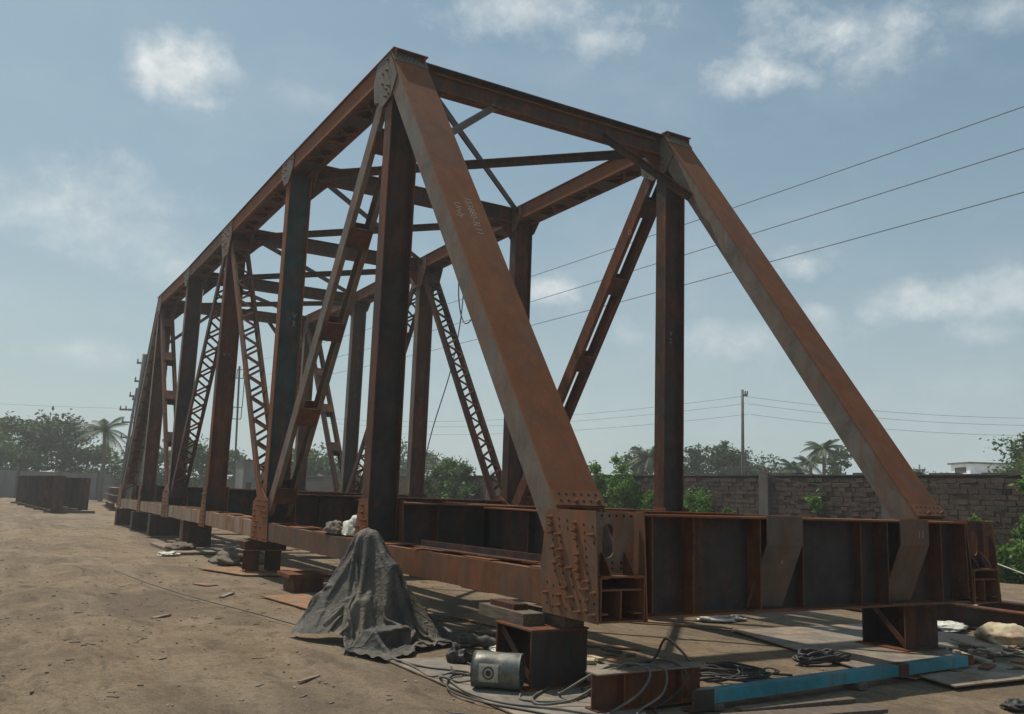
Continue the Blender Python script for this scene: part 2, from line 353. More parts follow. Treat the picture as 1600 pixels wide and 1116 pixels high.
def axis(lo, hi, c0, c1, fine, grow):
    a = []; x = c0
    while x <= c1: a.append(x); x += fine
    s = fine; x = a[-1]
    while x < hi: s *= grow; x += s; a.append(min(x, hi))
    s = fine; x = c0
    while x > lo: s *= grow; x -= s; a.insert(0, max(x, lo))
    return a
xs = axis(-300, 1600, -5, 12, 0.06, 1.05); ys = axis(-1400, 900, -4.5, 8.5, 0.06, 1.05)
mb = MB()
mb.v = [(x, y, gz(x, y)) for y in ys for x in xs]
nx = len(xs)
mb.f = [(j*nx+i, j*nx+i+1, (j+1)*nx+i+1, (j+1)*nx+i) for j in range(len(ys)-1) for i in range(nx-1)]; mb.m = [0]*len(mb.f)
mb.build('ground', 'soil', smooth=True, kind='structure')

# ================================================================== THE BRIDGE
P_, H_, ZC, YT = 5.242, 7.217, 0.85, 2.64
CL = [0, -0.03, 0.01, 0.05, 0.05, 0.04, 0.02]; CU = [0, 0, 0.02, -0.03, -0.08, 0, 0]
def Ln(k, s=1): return Vector((k*P_, s*YT, ZC+CL[k]))
def Un(k, s=1): return Vector((k*P_, s*YT, ZC+H_+CU[k]))
bridge = thing('truss_bridge', (15.7, 0, 0.62), 'long rusty steel through-truss bridge span propped on stubs in the yard', 'bridge')
Y = Vector((0, 1, 0))
def frame(A, B):
    d = (B-A).normalized(); u = Y.cross(d)          # u lies in the truss plane
    if u.z < 0 or (abs(u.z) < 1e-4 and u.x > 0): u = -u
    return d, u
def plate(mb, A, d, u, t0, t1, u0, u1, v0, v1, mi=0):
    c = A+d*((t0+t1)/2)+u*((u0+u1)/2)+Y*((v0+v1)/2)
    return mb.ob(c, d*((t1-t0)/2), u*((u1-u0)/2), Y*((v1-v0)/2), mi)
batten_count = 0
LB = {}
def shared_box(key, sx, sy, sz, mat):
    if key not in LB: LB[key] = MB().box(-sx/2, sx/2, -sy/2, sy/2, -sz/2, sz/2).mesh(key, mat)
    return LB[key]
def place(name, me, parent, c, ax, ay, az):
    """link shared mesh with its local axes along ax, ay, az"""
    o = bpy.data.objects.new(name, me); COL.objects.link(o); o.parent = parent
    R = Matrix((ax, ay, az)).transposed()
    o.rotation_euler = R.to_euler(); o.location = Vector(c)-BASE[parent.name]; BASE[o.name] = Vector(c); return o

def bolts_on(parent, pts, n, r=0.016, L=0.035, mat='gusset', name='bolt_cluster', jitter=True):
    mb = MB(); n = Vector(n)
    for p in pts:
        p = Vector(p); l = L*random.uniform(0.6, 1.25) if jitter else L
        mb.cyl(p, p+n*l*0.45, r*1.5, n=6); mb.cyl(p+n*l*0.45, p+n*l, r*0.85, n=6)
    if pts: mb.build(name, mat, parent, kind='stuff')
def holes_on(parent, pts, n, r=0.014):  # flat black discs: the darkness inside bolt holes is painted on
    mb = MB(); n = Vector(n)
    u = n.orthogonal().normalized(); w = n.cross(u)
    for p in pts:
        c = Vector(p)+n*0.0016
        mb.add([c+r*(math.cos(2*PI*i/8)*u+math.sin(2*PI*i/8)*w) for i in range(8)], [tuple(range(8))])
    if pts: mb.build('bolt_hole_pattern', 'hole', parent, kind='stuff')

def gusset(poly, k, s, side, mat, bolts=(), holes=(), L=0.03, r=0.014, name='gusset_plate', label=None):
    """plate in the truss plane outside a chord face; poly = (x, z) in world metres"""
    y0 = s*YT+side*0.254; o = MB().prism([(x, y0, z) for x, z in poly], (0, side*0.014, 0)).build(name, mat, bridge, label=label)
    yf = y0+side*0.014
    holes_on(o, [(x, yf, z) for x, z in holes], (0, side, 0))
    bolts_on(o, [(x, yf, z) for x, z in bolts], (0, side, 0), r, L, mat)
    return o

def chord_top(s):
    A, Bn = Un(1, s), Un(5, s)
    for k in range(1, 5):
        a, b_ = Un(k, s), Un(k+1, s); d, u = frame(a, b_); L = (b_-a).length
        t0, t1 = (-0.22 if k == 1 else 0.002), (L+0.22 if k == 4 else L-0.002)
        mb = MB()
        for v in (-1, 1):
            plate(mb, a, d, u, t0, t1, -0.155, 0.140, v*0.238-0.008, v*0.238+0.008)
            plate(mb, a, d, u, t0, t1, -0.155, -0.141, min(v*0.13, v*0.229), max(v*0.13, v*0.229), 1)
        o = mb.build('top_chord', ['orange', 'brown'], bridge)  # brown lower flanges: shade under the chord painted by material
        mb = MB(); plate(mb, a, d, u, t0, t1, 0.142, 0.158, -0.285, 0.285); mb.build('cover_plate', 'brown', o)
        n = 4
        for i in range(n):
            c = a+d*(0.75+(L-1.5)*i/(n-1))-u*0.165
            place('batten_plate', shared_box('chord_batten', 0.46, 0.44, 0.014, 'dark'), o, c, d, Y, u if u.cross(d).dot(Y) > 0 else d.cross(Y))  # dark battens stand in for the shade under the chord
        if k in (1, 2):   # lacing seen from below, underside shade put into its colour
            for i in range(n-1):
                for sg in (-1, 1):
                    c0 = a+d*(0.75+(L-1.5)*(i+0.5)/(n-1))-u*(0.165+0.006*sg)
                    ax = (d*0.35+Y*0.30*sg).normalized()
                    place('lacing_bar', shared_box('chord_lacing', 0.62, 0.06, 0.010, 'dark'), o, c0, ax, u.cross(ax), u)
def chord_bottom(s):
    for k in range(6):
        a, b_ = Ln(k, s), Ln(k+1, s); d, u = frame(a, b_); L = (b_-a).length
        t0, t1 = (-0.30 if k == 0 else 0.002), (L+0.30 if k == 5 else L-0.002)
        mb = MB()
        for v in (-1, 1):
            plate(mb, a, d, u, t0, t1, -0.155, 0.155, v*0.238-0.009, v*0.238+0.009)
            for uu in (-0.147, 0.147):
                plate(mb, a, d, u, t0, t1, uu-0.007, uu+0.007, min(v*0.14, v*0.2288), max(v*0.14, v*0.2288))
        outer = 'dusty' if (k >= 2 and s > 0) else 'chord'
        o = mb.build('bottom_chord', outer, bridge)
        n = 4
        for i in range(n):
            for uu in (0.163, -0.163):
                c = a+d*(0.55+(L-1.1)*i/(n-1))+u*uu
                place('batten_plate', shared_box('bottom_batten', 0.62, 0.45, 0.012, 'orange'), o, c, d, Y, d.cross(Y))
        if k >= 2 and s > 0:   # vertical splice seams on the dusty chord face
            mb = MB()
            for tt in (1.35, 2.75, 3.9): plate(mb, a, d, u, tt-0.006, tt+0.006, -0.15, 0.15, 0.2472, 0.2505)
            mb.build('splice_strip', 'brown', o)
def end_post(s, k0, k1):
    a, b_ = Ln(k0, s), Un(k1, s); d, u = frame(a, b_); L = (b_-a).length
    if u.z < 0: u = -u
    if (k0 == 0 and u.x > 0) or (k0 == 6 and u.x < 0): u = -u
    mb = MB(); t0, t1 = 0.30, L+0.10
    for v in (-1, 1):
        plate(mb, a, d, u, t0, t1-0.14, -0.17, 0.148, v*0.238-0.009, v*0.238+0.009)
        plate(mb, a, d, u, t0, t1-0.25, -0.17, -0.155, min(v*0.12, v*0.228), max(v*0.12, v*0.228))
    o = mb.build('end_post', 'grey', bridge)
    mb = MB(); plate(mb, a, d, u, 0.79, t1-0.02, 0.150, 0.166, -0.272, 0.272); mb.build('cover_plate', 'orange', o)
    if k0 == 0:
        mb = MB(); plate(mb, a, d, u, L-0.20, L+0.085, 0.1675, 0.180, -0.280, 0.280); sp = mb.build('splice_plate', 'grey', o)
        holes_on(sp, [a+d*(L-0.15+0.07*i)+u*0.180+Y*(-0.22+0.44*j/7+0.03*(i % 2)) for i in range(3) for j in range(7)], u, 0.014)
        mb = MB(); plate(mb, a, d, u, 0.80, 0.965, 0.1675, 0.182, -0.280, 0.280); sp = mb.build('splice_plate', 'gusset', o)
        holes_on(sp, [a+d*(0.845+0.075*i)+u*0.182+Y*(-0.21+0.42*j/5) for i in range(2) for j in range(6)], u, 0.016)
        bolts_on(sp, [a+d*(0.845)+u*0.182+Y*y_ for y_ in (-0.21, 0.04)], u, 0.016, 0.05)
    n = 26
    for i in range(n):
        t = 0.9+(L-1.7)*i/(n-1); sg = 1 if i % 2 else -1
        ax = (d*0.16+Y*0.22*sg).normalized()
        if k0 == 6: place('lacing_bar', shared_box('post_lacing', 0.53, 0.06, 0.010, 'brown'), o, a+d*t-u*0.178, ax, u.cross(ax), u)
    return o
def vertical(k, s, mat, matf):
    a, b_ = Ln(k, s)+Vector((0, 0, 0.10)), Un(k, s)-Vector((0, 0, 0.14)); d = Vector((0, 0, 1)); u = Vector((1, 0, 0)); L = b_.z-a.z
    mb = MB(); plate(mb, a, d, u, 0, L, -0.007, 0.007, -0.206, 0.206)
    o = mb.build('vertical_post', mat, bridge)
    mb = MB()
    for v in (-1, 1): plate(mb, a, d, u, 0, L, -0.125, 0.125, v*0.215-0.008, v*0.215+0.008)
    mb.build('flange', matf, o)
    # foot angle and head bracket
    mb = MB(); mb.box(a.x-0.30, a.x-0.13, s*YT-s*0.22, s*YT-s*0.235, a.z+0.62, a.z+0.9); 
    return o
def diagonal(a, b_, s, kind, mat, cut0=0.5, cut1=0.45):
    d, u = frame(a, b_); L = (b_-a).length; w = 0.135 if kind == 'batten' else 0.10; fl = 0.125 if kind == 'batten' else 0.150
    nrm = d.cross(Y)
    if nrm.dot(u) < 0: nrm = -nrm
    mb = MB()
    for v in (-1, 1):
        plate(mb, a, d, u, cut0, L-cut1, -w, w, v*0.20-0.008, v*0.20+0.008)
        for e in (-1, 1):
            plate(mb, a, d, u, cut0, L-cut1, e*(w-0.007)-0.007, e*(w-0.007)+0.007, min(v*fl, v*0.1915), max(v*fl, v*0.1915))
    o = mb.build('diagonal_brace', mat, bridge)
    if kind == 'batten':
        for zz in (6.25, 4.95, 3.55, 2.15, 0.74):
            t = (H_-zz)/H_*L
            for e in (-1, 1):
                place('batten_plate', shared_box('diag_batten', 0.36, 0.385, 0.012, 'brown'), o, a+d*t+u*e*(w+0.0065), d, Y, d.cross(Y))
    else:
        n = 24
        for i in range(n):
            t = 0.95+(L-1.9)*i/(n-1); sg = 1 if i % 2 else -1
            for e in (-1, 1):
                ax = (d*0.26+Y*0.33*sg*e).normalized()
                place('lacing_bar', shared_box('diag_lacing', 0.43, 0.055, 0.010, 'brown'), o, a+d*t+u*e*(w+0.0055), ax, u.cross(ax), u)
        for t in (0.62, L-0.72):
            for e in (-1, 1):
                place('batten_plate', shared_box('diag_batten', 0.36, 0.385, 0.012, 'brown'), o, a+d*t+u*e*(w+0.0065), d, Y, d.cross(Y))
    return o

VM = {1: ('dark', 'redbrown'), 2: ('teal', 'orange'), 3: ('redbrown', 'brown'), 4: ('dark', 'grey'), 5: ('dark', 'grey')}
VR = {1: ('dark', 'brown'), 2: ('dark', 'brown'), 3: ('redbrown', 'grey'), 4: ('dark', 'grey'), 5: ('dark', 'grey')}
for s in (1, -1):
    chord_top(s); chord_bottom(s)
    end_post(s, 0, 1); end_post(s, 6, 5)
    for k in range(1, 6): vertical(k, s, *(VM if s > 0 else VR)[k])
    diagonal(Un(1, s), Ln(2, s), s, 'batten', 'grey' if s > 0 else 'brown')
    diagonal(Un(3, s), Ln(2, s), s, 'lace', 'orange' if s > 0 else 'brown')
    diagonal(Un(3, s), Ln(4, s), s, 'lace', 'brown')
    diagonal(Un(5, s), Ln(4, s), s, 'batten', 'brown')
    for side in (1, -1):
        # upper nodes
        for k in range(1, 6):
            x, z = Un(k, s).x, Un(k, s).z
            if k in (1, 5):
                f = 1 if k == 1 else -1
                poly = [(x+f*0.46, z+0.138), (x-f*0.06, z+0.138), (x-f*0.36, z-0.34), (x-f*0.16, z-0.60), (x+f*0.18, z-0.66), (x+f*0.50, z-0.48), (x+f*0.57, z-0.12)]
                pts = [(x+f*dx, z+dz) for dx in (0.34, 0.18, 0.02, -0.1) for dz in (0.05, -0.12, -0.28, -0.42, -0.54) if not (dx < 0 and dz > -0.2)]
            elif k == 3:
                poly = [(x+0.55, z+0.138), (x-0.55, z+0.138), (x-0.55, z-0.18), (x-0.30, z-0.66), (x+0.30, z-0.66), (x+0.55, z-0.18)]
                pts = [(x+dx, z+dz) for dx in (-0.4, -0.25, -0.1, 0.1, 0.25, 0.4) for dz in (0.06, -0.05, -0.2, -0.36, -0.52) if abs(dx) < 0.5+dz*0.3]
            else:
                poly = [(x+0.40, z+0.138), (x-0.40, z+0.138), (x-0.40, z-0.10), (x-0.13, z-0.38), (x+0.13, z-0.38), (x+0.40, z-0.10)]
                pts = [(x+dx, z+dz) for dx in (-0.28, -0.1, 0.1, 0.28) for dz in (0.06, -0.06, -0.22) if not (abs(dx) > 0.2 and dz < -0.1)]
            if side == -1 and s == 1: pts = []
            vis = (side == 1 and s == 1) or (side == 1 and s == -1)
            random.shuffle(pts); nb_ = len(pts)//2
            gusset(poly, k, s, side, 'grey', pts[:nb_] if vis else (), pts[nb_:] if vis else (), 0.05, 0.017)
        # lower nodes
        for k in range(1, 6):
            x, z = Ln(k, s).x, Ln(k, s).z
            if k % 2:
                poly = [(x-0.33, z-0.21), (x+0.33, z-0.21), (x+0.10, z+0.74), (x-0.22, z+0.74)]
                pts = [(x-0.05+dx, z+dz) for dz in [-0.15+0.1*i for i in range(9)] for dx in (-0.13, 0.0, 0.13) if abs(dx) < 0.3-0.22*(dz+0.2)]
            else:
                poly = [(x-0.58, z-0.19), (x+0.58, z-0.19), (x+0.60, z+0.52), (x+0.05, z+0.78), (x-0.45, z+0.55)]
                pts = [(x+dx, z+dz) for dz in [-0.14+0.1*i for i in range(8)] for dx in (-0.4, -0.24, -0.08, 0.08, 0.24, 0.4) if random.random() < 0.85]
            vis = side == s
            random.shuffle(pts); nb_ = int(len(pts)*0.6)
            gusset(poly, k, s, side, 'orange' if k < 3 else 'gusset', pts[:nb_] if vis and s > 0 else (), pts[nb_:] if vis and s > 0 else (), 0.045, 0.017)
        # end gussets
        for k in (0, 6):
            f = 1 if k == 0 else -1; x, z = Ln(k, s).x, Ln(k, s).z
            poly = [(x-f*0.33, z-0.22), (x+f*0.53, z-0.22), (x+f*0.58, z+0.21), (x+f*0.50, z+0.715), (x-f*0.27, z+0.715)]
            bolts, holes = [], []
            if k == 0 and side == 1:
                rows = [(c0, i) for c0 in range(6) for i in range(8)]
                for c0, i in rows:   # rows that follow the end post
                    dx = 0.42-0.13*c0-0.012*i; dz = 0.64-0.068*i-0.012*c0
                    if dx < -0.26-0.0*dz: continue
                    if c0 == 2 and 1 < i < 6: continue
                    (bolts if random.random() < 0.36 else holes).append((x+dx, z+dz))
                for c0 in range(8):
                    for i in range(3):
                        dx = 0.46-0.105*c0; dz = 0.05-0.09*i-0.02*(c0 % 2)
                        (bolts if random.random() < 0.62 else holes).append((x+dx, z+dz))
            gusset(poly, k, s, side, 'gusset' if s > 0 else 'brown', bolts, holes, 0.062, 0.0135)
# closed chord ends at the near end: cell plates, diaphragm with the oblong hand hole, small brackets
for s in (1, -1):
    e = MB(); y0 = s*YT; x0 = -0.325
    e.box(x0, 0.25, y0-0.2275, y0+0.2275, ZC+0.156, ZC+0.172); e.box(x0+0.03, 0.25, y0-0.2275, y0+0.2275, ZC+0.045, ZC+0.059)
    e.box(x0+0.03, 0.25, y0-0.006, y0+0.006, ZC-0.185, ZC+0.044); e.box(x0, 0.25, y0-0.2275, y0+0.2275, ZC-0.215, ZC-0.201)
    e.box(x0, x0+0.25, y0-0.2395, y0-0.228, ZC-0.20, ZC+0.155); e.box(x0, x0+0.25, y0+0.228, y0+0.2395, ZC-0.20, ZC+0.155)
    e.build('chord_end_cell', 'orange', bridge)
    n = 24; mb = MB(); hx, hz_, cz = 0.235, 0.265, ZC+0.44
    outer, inner = [], []
    for i in range(n):
        a = 2*PI*i/n; ca, sa = math.cos(a), math.sin(a)
        q = 1/max(abs(ca)/hx, abs(sa)/hz_); outer.append((q*ca, q*sa))
        iy, iz = 0.062*ca, 0.062*sa+(0.085 if sa > 0.01 else (-0.085 if sa < -0.01 else 0)); inner.append((iy+0.05*s, iz+0.02))
    vs = [(-0.16, y0+p[0], cz+p[1]) for p in outer]+[(-0.16, y0+p[0], cz+p[1]) for p in inner]
    vs += [(-0.148, v[1], v[2]) for v in vs]
    for i in range(n):
        j = (i+1) % n; N2 = 2*n
        mb.add([vs[i], vs[j], vs[j+n], vs[i+n]], [(0, 3, 2, 1)]); mb.add([vs[i+N2], vs[j+N2], vs[j+n+N2], vs[i+n+N2]], [(0, 1, 2, 3)])
        mb.add([vs[i+n], vs[j+n], vs[j+n+N2], vs[i+n+N2]], [(0, 3, 2, 1)])
    o = mb.build('end_diaphragm', 'grey' if s > 0 else 'brown', bridge, label='plate with an oblong hand hole closing the chord end')
    holes_on(o, [(-0.16, y0-0.2+0.08*i, cz+0.235) for i in range(6)]+[(-0.16, y0-0.1+0.1*i, cz-0.17-0.05*j) for i in range(2) for j in range(2)], (-1, 0, 0), 0.013)
    for yy in (-0.13, 0.12):
        MB().prism([(-0.162, y0+yy, ZC+0.174), (-0.162, y0+yy, ZC+0.36), (-0.19, y0+yy, ZC+0.36), (-0.31, y0+yy, ZC+0.21), (-0.31, y0+yy, ZC+0.174)], (0, 0.012, 0)).build('bracket_plate', 'brown', bridge)

# cross girders and stringers
def cross_girder(k):
    x = k*P_+(0.0 if k not in (0, 6) else (-0.10 if k == 0 else 0.10)); z0, z1 = ZC+CL[k]-0.20, ZC+CL[k]+0.70
    ye = 2.365
    w = MB().box(x-0.007, x+0.007, -ye, ye, z0+0.02, z1-0.02).build('cross_girder', 'dark', bridge)
    MB().box(x-0.20, x+0.20, -ye, ye, z1-0.0195, z1).build('top_flange', 'orange', w)
    MB().box(x-0.20, x+0.20, -ye, ye, z0, z0+0.0195).build('bottom_flange', 'orange', w)
    for i, yy in enumerate((1.80, 0.95, 0.28, -0.60, -0.95, -1.88)):
        for f in (-1, 1):
            wd = 0.17 if i in (0, 1, 4, 5) else 0.10
            xx = sorted((x+f*0.0085, x+f*(0.0085+wd)))
            st = MB().box(xx[0], xx[1], yy-0.006, yy+0.006, z0+0.02, z1-0.02).build('stiffener', 'brown', w)
            if k == 0 and f == -1 and i in (1, 2, 3, 5):
                a = MB().box(x-0.0205, x-0.0085, yy-0.10, yy-0.007, z0+0.03, z1-0.03).build('connection_angle', 'brown', w)
                bolts_on(w, [(x-0.0205, yy-0.055, z0+0.1+0.1*j) for j in range(8)], (-1, 0, 0), 0.012, 0.02, 'brown')
    if k == 0:   # tapered end plates beside the chords
        for s in (1, -1):
            MB().prism([(x-0.2, s*2.30, z1-0.021), (x-0.215, s*2.30, z0+0.05), (x-0.01, s*2.30, z0+0.021), (x-0.01, s*2.30, z1-0.021)], (0, s*0.012, 0)).build('end_plate', 'brown', w)
    return w
for k in range(7): cross_girder(k)
SM = {0: 'dark', 1: 'dark', 2: 'redbrown', 3: 'teal', 4: 'redbrown', 5: 'dark'}
for k in range(6):
    for s in (1, -1):
        x0 = k*P_+(0.012 if k else -0.088); x1 = (k+1)*P_-(0.012 if k < 5 else -0.088); y0 = s*0.95
        za = ZC+(CL[k]+CL[k+1])/2; zt, zb = za+0.655, za+0.0
        w = MB().box(x0, x1, y0-0.006, y0+0.006, zb+0.018, zt-0.018).build('stringer', SM[k], bridge)
        f = MB(); f.box(x0+0.2, x1-0.2, y0-0.14, y0+0.14, zt-0.0175, zt); f.build('top_flange', 'orange', w)
        f = MB(); f.box(x0+0.2, x1-0.2, y0-0.14, y0+0.14, zb, zb+0.0175); f.build('bottom_flange', 'brown', w)
        for xx in (x0+1.3, x0+2.6, x0+3.9): MB().box(xx-0.005, xx+0.005, y0+s*0.0065 if s > 0 else y0-0.11, y0+0.11 if s > 0 else y0-0.0065, zb+0.018, zt-0.018).build('stiffener', 'dark', w)
    # lower laterals between the stringers and the trusses
    for sg in (1, -1):
        a, b_ = Vector((k*P_+0.25, sg*2.3, ZC-0.10)), Vector(((k+1)*P_-0.25, -sg*2.3, ZC-0.10-0.013*sg))
        d = (b_-a).normalized(); n_ = d.cross(Vector((0, 0, 1))).normalized()
        mb = MB(); mb.ob((a+b_)/2, d*((b_-a).length/2), n_*0.045, (0, 0, 0.005)); mb.build('lateral_brace', 'dark', bridge)

# portal frames, sway struts, top laterals
def strut(k):
    x, z = Un(k).x, Un(k).z; port = k in (1, 5)
    z1 = z+(0.10 if port else 0.14); z0 = z-(0.27 if port else 0.20); ye = 2.385
    wd = 0.15
    w = MB().box(x-0.006, x+0.006, -ye, ye, z0+0.014, z1-0.014).build('portal_beam' if port else 'sway_strut', 'dark', bridge)
    MB().box(x-wd, x+wd, -ye, ye, z1-0.0135, z1).build('top_flange', 'dark', w)
    MB().box(x-wd*0.7, x+wd*0.7, -ye, ye, z0, z0+0.0135).build('bottom_flange', 'brown', w)
    if port:
        MB().box(x-0.085, x-0.0065, -2.2, 2.2, z1-0.10, z1-0.088).build('ledge_angle', 'orange', w)
    for s in (1, -1):
        MB().prism([(x, s*ye, z0-0.0005), (x, s*(ye-0.42), z0-0.0005), (x, s*(ye-0.30), z0-0.10), (x, s*ye, z0-0.42)], (0.012, 0, 0)).build('haunch_plate', 'brown', w)
        if port:
            f = 1 if k == 1 else -1
            a = Vector((x-f*0.02, s*1.05, z0+0.05)); b_ = Vector((x-f*0.88, s*2.30, z-1.32))
            d = (b_-a).normalized(); n1 = d.cross(Vector((f, 0, 0))).normalized(); n2 = d.cross(n1)
            mb = MB(); mb.ob((a+b_)/2, d*((b_-a).length/2), n1*0.055, n2*0.005); mb.ob((a+b_)/2+n1*0.05+n2*0.05, d*((b_-a).length/2), n1*0.005, n2*0.0445)
            mb.build('knee_brace', 'grey' if s > 0 else 'brown', bridge)
for k in range(1, 6): strut(k)
for k in range(1, 5):
    za, zb = Un(k).z+0.02, Un(k+1).z+0.02
    for sg in (1, -1):
        a, b_ = Vector((k*P_+0.18, sg*2.36, za+0.075*sg)), Vector(((k+1)*P_-0.18, -sg*2.36, zb+0.075*sg))
        d = (b_-a).normalized(); n_ = d.cross(Vector((0, 0, 1))).normalized(); h = (b_-a).length/2
        mb = MB(); mb.ob((a+b_)/2, d*h, n_*0.065, (0, 0, 0.005)); mb.ob((a+b_)/2+n_*0.0605-Vector((0, 0, 0.07)), d*h, n_*0.0045, (0, 0, 0.0645))
        mb.build('lateral_brace', 'dark', bridge)

# bent jacking plates on the near cross girder
for yy, lb in ((0.655, 'bent plate bracket nearer the middle of the end girder'), (-1.36, 'bent plate bracket nearer the far end of the girder')):
    z1, zm, z0 = ZC+0.715, ZC+0.44, ZC-0.165; w = 0.243; xf = -0.318
    mb = MB()
    pr = [(xf, z1), (xf, zm), (xf+0.185, z0), (xf+0.20, z0), (xf+0.014, zm+0.005), (xf+0.014, z1)]
    mb.prism([(px, yy-w, pz) for px, pz in pr], (0, 2*w, 0))
    mb.v = [(q[0], q[1]+(0.10 if q[2] < zm-0.1 else 0), q[2]) for q in mb.v]
    o = mb.build('bent_bracket', 'bracket', bridge, label=lb)
    MB().box(xf+0.02, -0.12, yy-0.1, yy+0.40, ZC-0.179, ZC-0.167).build('seat_plate', 'dark', o)

# chalk marks
def chalk(txt, o0, xd, yd, size, label='chalk mark'):
    cu = bpy.data.curves.new('chalk', 'FONT'); cu.body = txt; cu.size = size; cu.resolution_u = 2; cu.offset = -0.004*size/0.16
    tmp = bpy.data.objects.new('chalk_tmp', cu); COL.objects.link(tmp)
    dg = bpy.context.evaluated_depsgraph_get(); me = bpy.data.meshes.new_from_object(tmp.evaluated_get(dg))
    bpy.data.objects.remove(tmp)
    xd, yd = Vector(xd).normalized(), Vector(yd).normalized(); o0 = Vector(o0)
    for v in me.vertices: v.co = o0+xd*v.co.x+yd*v.co.y
    me.materials.clear(); me.materials.append(M['chalk'])
    link('chalk_mark', me, bridge)
dE = (Un(1)-Ln(0)).normalized(); uE = Vector((-dE.z, 0, dE.x))
pE = Ln(0)+uE*0.1675
chalk('153880-3L11', pE+dE*5.50+Y*(-0.02), -dE, Vector((0, -1, 0)), 0.14)
chalk('Uruly', pE+dE*5.35+Y*(0.16), -dE, Vector((0, -1, 0)), 0.14)
chalk('V\n3', (2*P_-0.0095, YT-0.05, ZC+4.15), (0, -1, 0), (0, 0, 1), 0.16)
chalk('V\n2', (P_-0.0095, -YT+0.02, ZC+3.7), (0, -1, 0), (0, 0, 1), 0.13)
chalk('V-1', (3*P_-0.0095, YT+0.12, ZC+4.0), (0, -1, 0), (0, 0, 1), 0.14)
chalk('I I', (-0.3195, -1.42, ZC+0.52), (0, -1, 0), (0, 0, 1), 0.12)
chalk('v', (-0.27, 0.68, ZC+0.25), (0, -1, 0), (-0.3, 0, 1), 0.10)
dD = (Ln(2, -1)-Un(1, -1)).normalized(); uD = Vector((-dD.z, 0, dD.x)); 
for tt, tx in ((0.95, '5'), (1.75, 'O')):
    chalk(tx, Un(1, -1)+dD*tt+Vector((0, 0.2095, 0))-uD*0.06, uD if uD.x < 0 else -uD, dD if dD.z > 0 else -dD, 0.14)

# ================================================================== SUPPORTS
def i_stub(name, x, y, wx, wy, h, label, mat='dark', group='steel stubs under the bridge', base=True, z=0.0):
    t = thing(name, (x, y, z), label, 'support', group)
    MB().box(x-wx/2+0.016, x+wx/2-0.016, y-0.007, y+0.007, z+0.02, z+h-0.016).build('web', mat, t)
    for f in (-1, 1):
        xx = x+f*(wx/2-0.008); MB().box(xx-0.008, xx+0.008, y-wy/2, y+wy/2, z+0.016, z+h-0.016).build('flange', mat, t)
    MB().box(x-wx/2-0.01, x+wx/2+0.01, y-wy/2-0.01, y+wy/2+0.01, z+h-0.0155, z+h).build('cap_plate', 'brown', t)
    MB().box(x-wx/2-0.06, x+wx/2+0.06, y-wy/2-0.06, y+wy/2+0.06, z-0.0, z+0.0155).build('base_plate', 'brown', t)
    for f in (-1, 1):   # diagonal stay in the hollow side
        a, b_ = Vector((x+wx/2-0.03, y+f*wy*0.42, z+h-0.06)), Vector((x-wx/2+0.03, y+f*wy*0.42, z+0.05))
        d = (b_-a).normalized(); n1 = d.cross(Y).normalized()
        mb = MB(); mb.ob((a+b_)/2, d*((b_-a).length/2), n1*0.03, Y*0.006); mb.build('diagonal_stay', mat, t)
    return t
i_stub('support_stub', 0.58, 2.88, 0.62, 0.60, 0.50, 'dark I-section steel stub under the nearest bridge corner', z=0.012)
i_stub('support_stub', 0.68, -2.42, 0.60, 0.62, 0.62, 'dark steel stub on a base plate under the far end of the near girder', z=0.022)
def drum(name, x, y, wx, wy, h, label, z=0.0):
    t = thing(name, (x, y, z), label, 'support', 'steel stubs under the bridge')
    MB().box(x-wx/2, x+wx/2, y-wy/2, y+wy/2, z+0.012, z+h-0.012).build('casing', 'dark', t)
    MB().box(x-wx/2-0.03, x+wx/2+0.03, y-wy/2-0.03, y+wy/2+0.03, z, z+0.0115).build('base_plate', 'brown', t)
    MB().box(x-wx/2-0.02, x+wx/2+0.02, y-wy/2-0.02, y+wy/2+0.02, z+h-0.0115, z+h).build('cap_plate', 'brown', t)
    for i in range(2):
        MB().box(x-wx/2-0.05, x-wx/2-0.001, y-0.3*wy+0.6*wy*i-0.006, y-0.3*wy+0.6*wy*i+0.006, z+0.02, z+h-0.02).build('stiffener', 'dark', t)
    return t
drum('support_box', 18.35, 2.50, 0.42, 0.74, 0.66, 'dark steel box stub standing on a board beneath the third bridge node', 0.06)
drum('support_box', 23.5, 2.45, 0.42, 0.95, 0.655, 'dark steel box stub beneath the fourth bridge node', 0.04)
drum('support_box', 27.2, 2.45, 0.42, 1.0, 0.64, 'dark steel box stub, last but one toward the far end of the bridge', 0.02)
drum('support_box', 31.6, 2.40, 0.42, 1.1, 0.64, 'dark steel box stub under the farthest bridge corner', 0.01)
for i, (x, lb) in enumerate(((10.6, 'second'), (20.9, 'fourth'), (31.5, 'last'))):
    drum('support_box', x, -2.55, 0.8, 0.8, 0.64, 'dark steel box stub under the far truss at its %s node' % lb, 0.01)
t = thing('twin_post_trestle', (11.45, 2.55, 0.03), 'trestle of two short steel posts on a rusty sheet with dark packing above', 'support', 'steel stubs under the bridge')
for yy in (2.76, 2.33):
    mb = MB(); mb.box(11.33, 11.345, yy-0.13, yy+0.13, 0.035, 0.43); mb.box(11.585, 11.60, yy-0.13, yy+0.13, 0.035, 0.43); mb.box(11.345, 11.585, yy-0.006, yy+0.006, 0.035, 0.43)
    mb.build('post', 'redbrown' if yy > 2.5 else 'dark', t)
MB().box(11.2, 11.75, 2.02, 3.02, 0.43, 0.445).build('head_plate', 'plate_grey', t)
mb = MB(); mb.prism([(11.22, 2.15, 0.445), (11.22, 2.95, 0.445), (11.22, 2.98, 0.60), (11.22, 2.75, 0.655), (11.22, 2.10, 0.655)], (0.45, 0, 0)); mb.build('packing_block', 'dark', t)
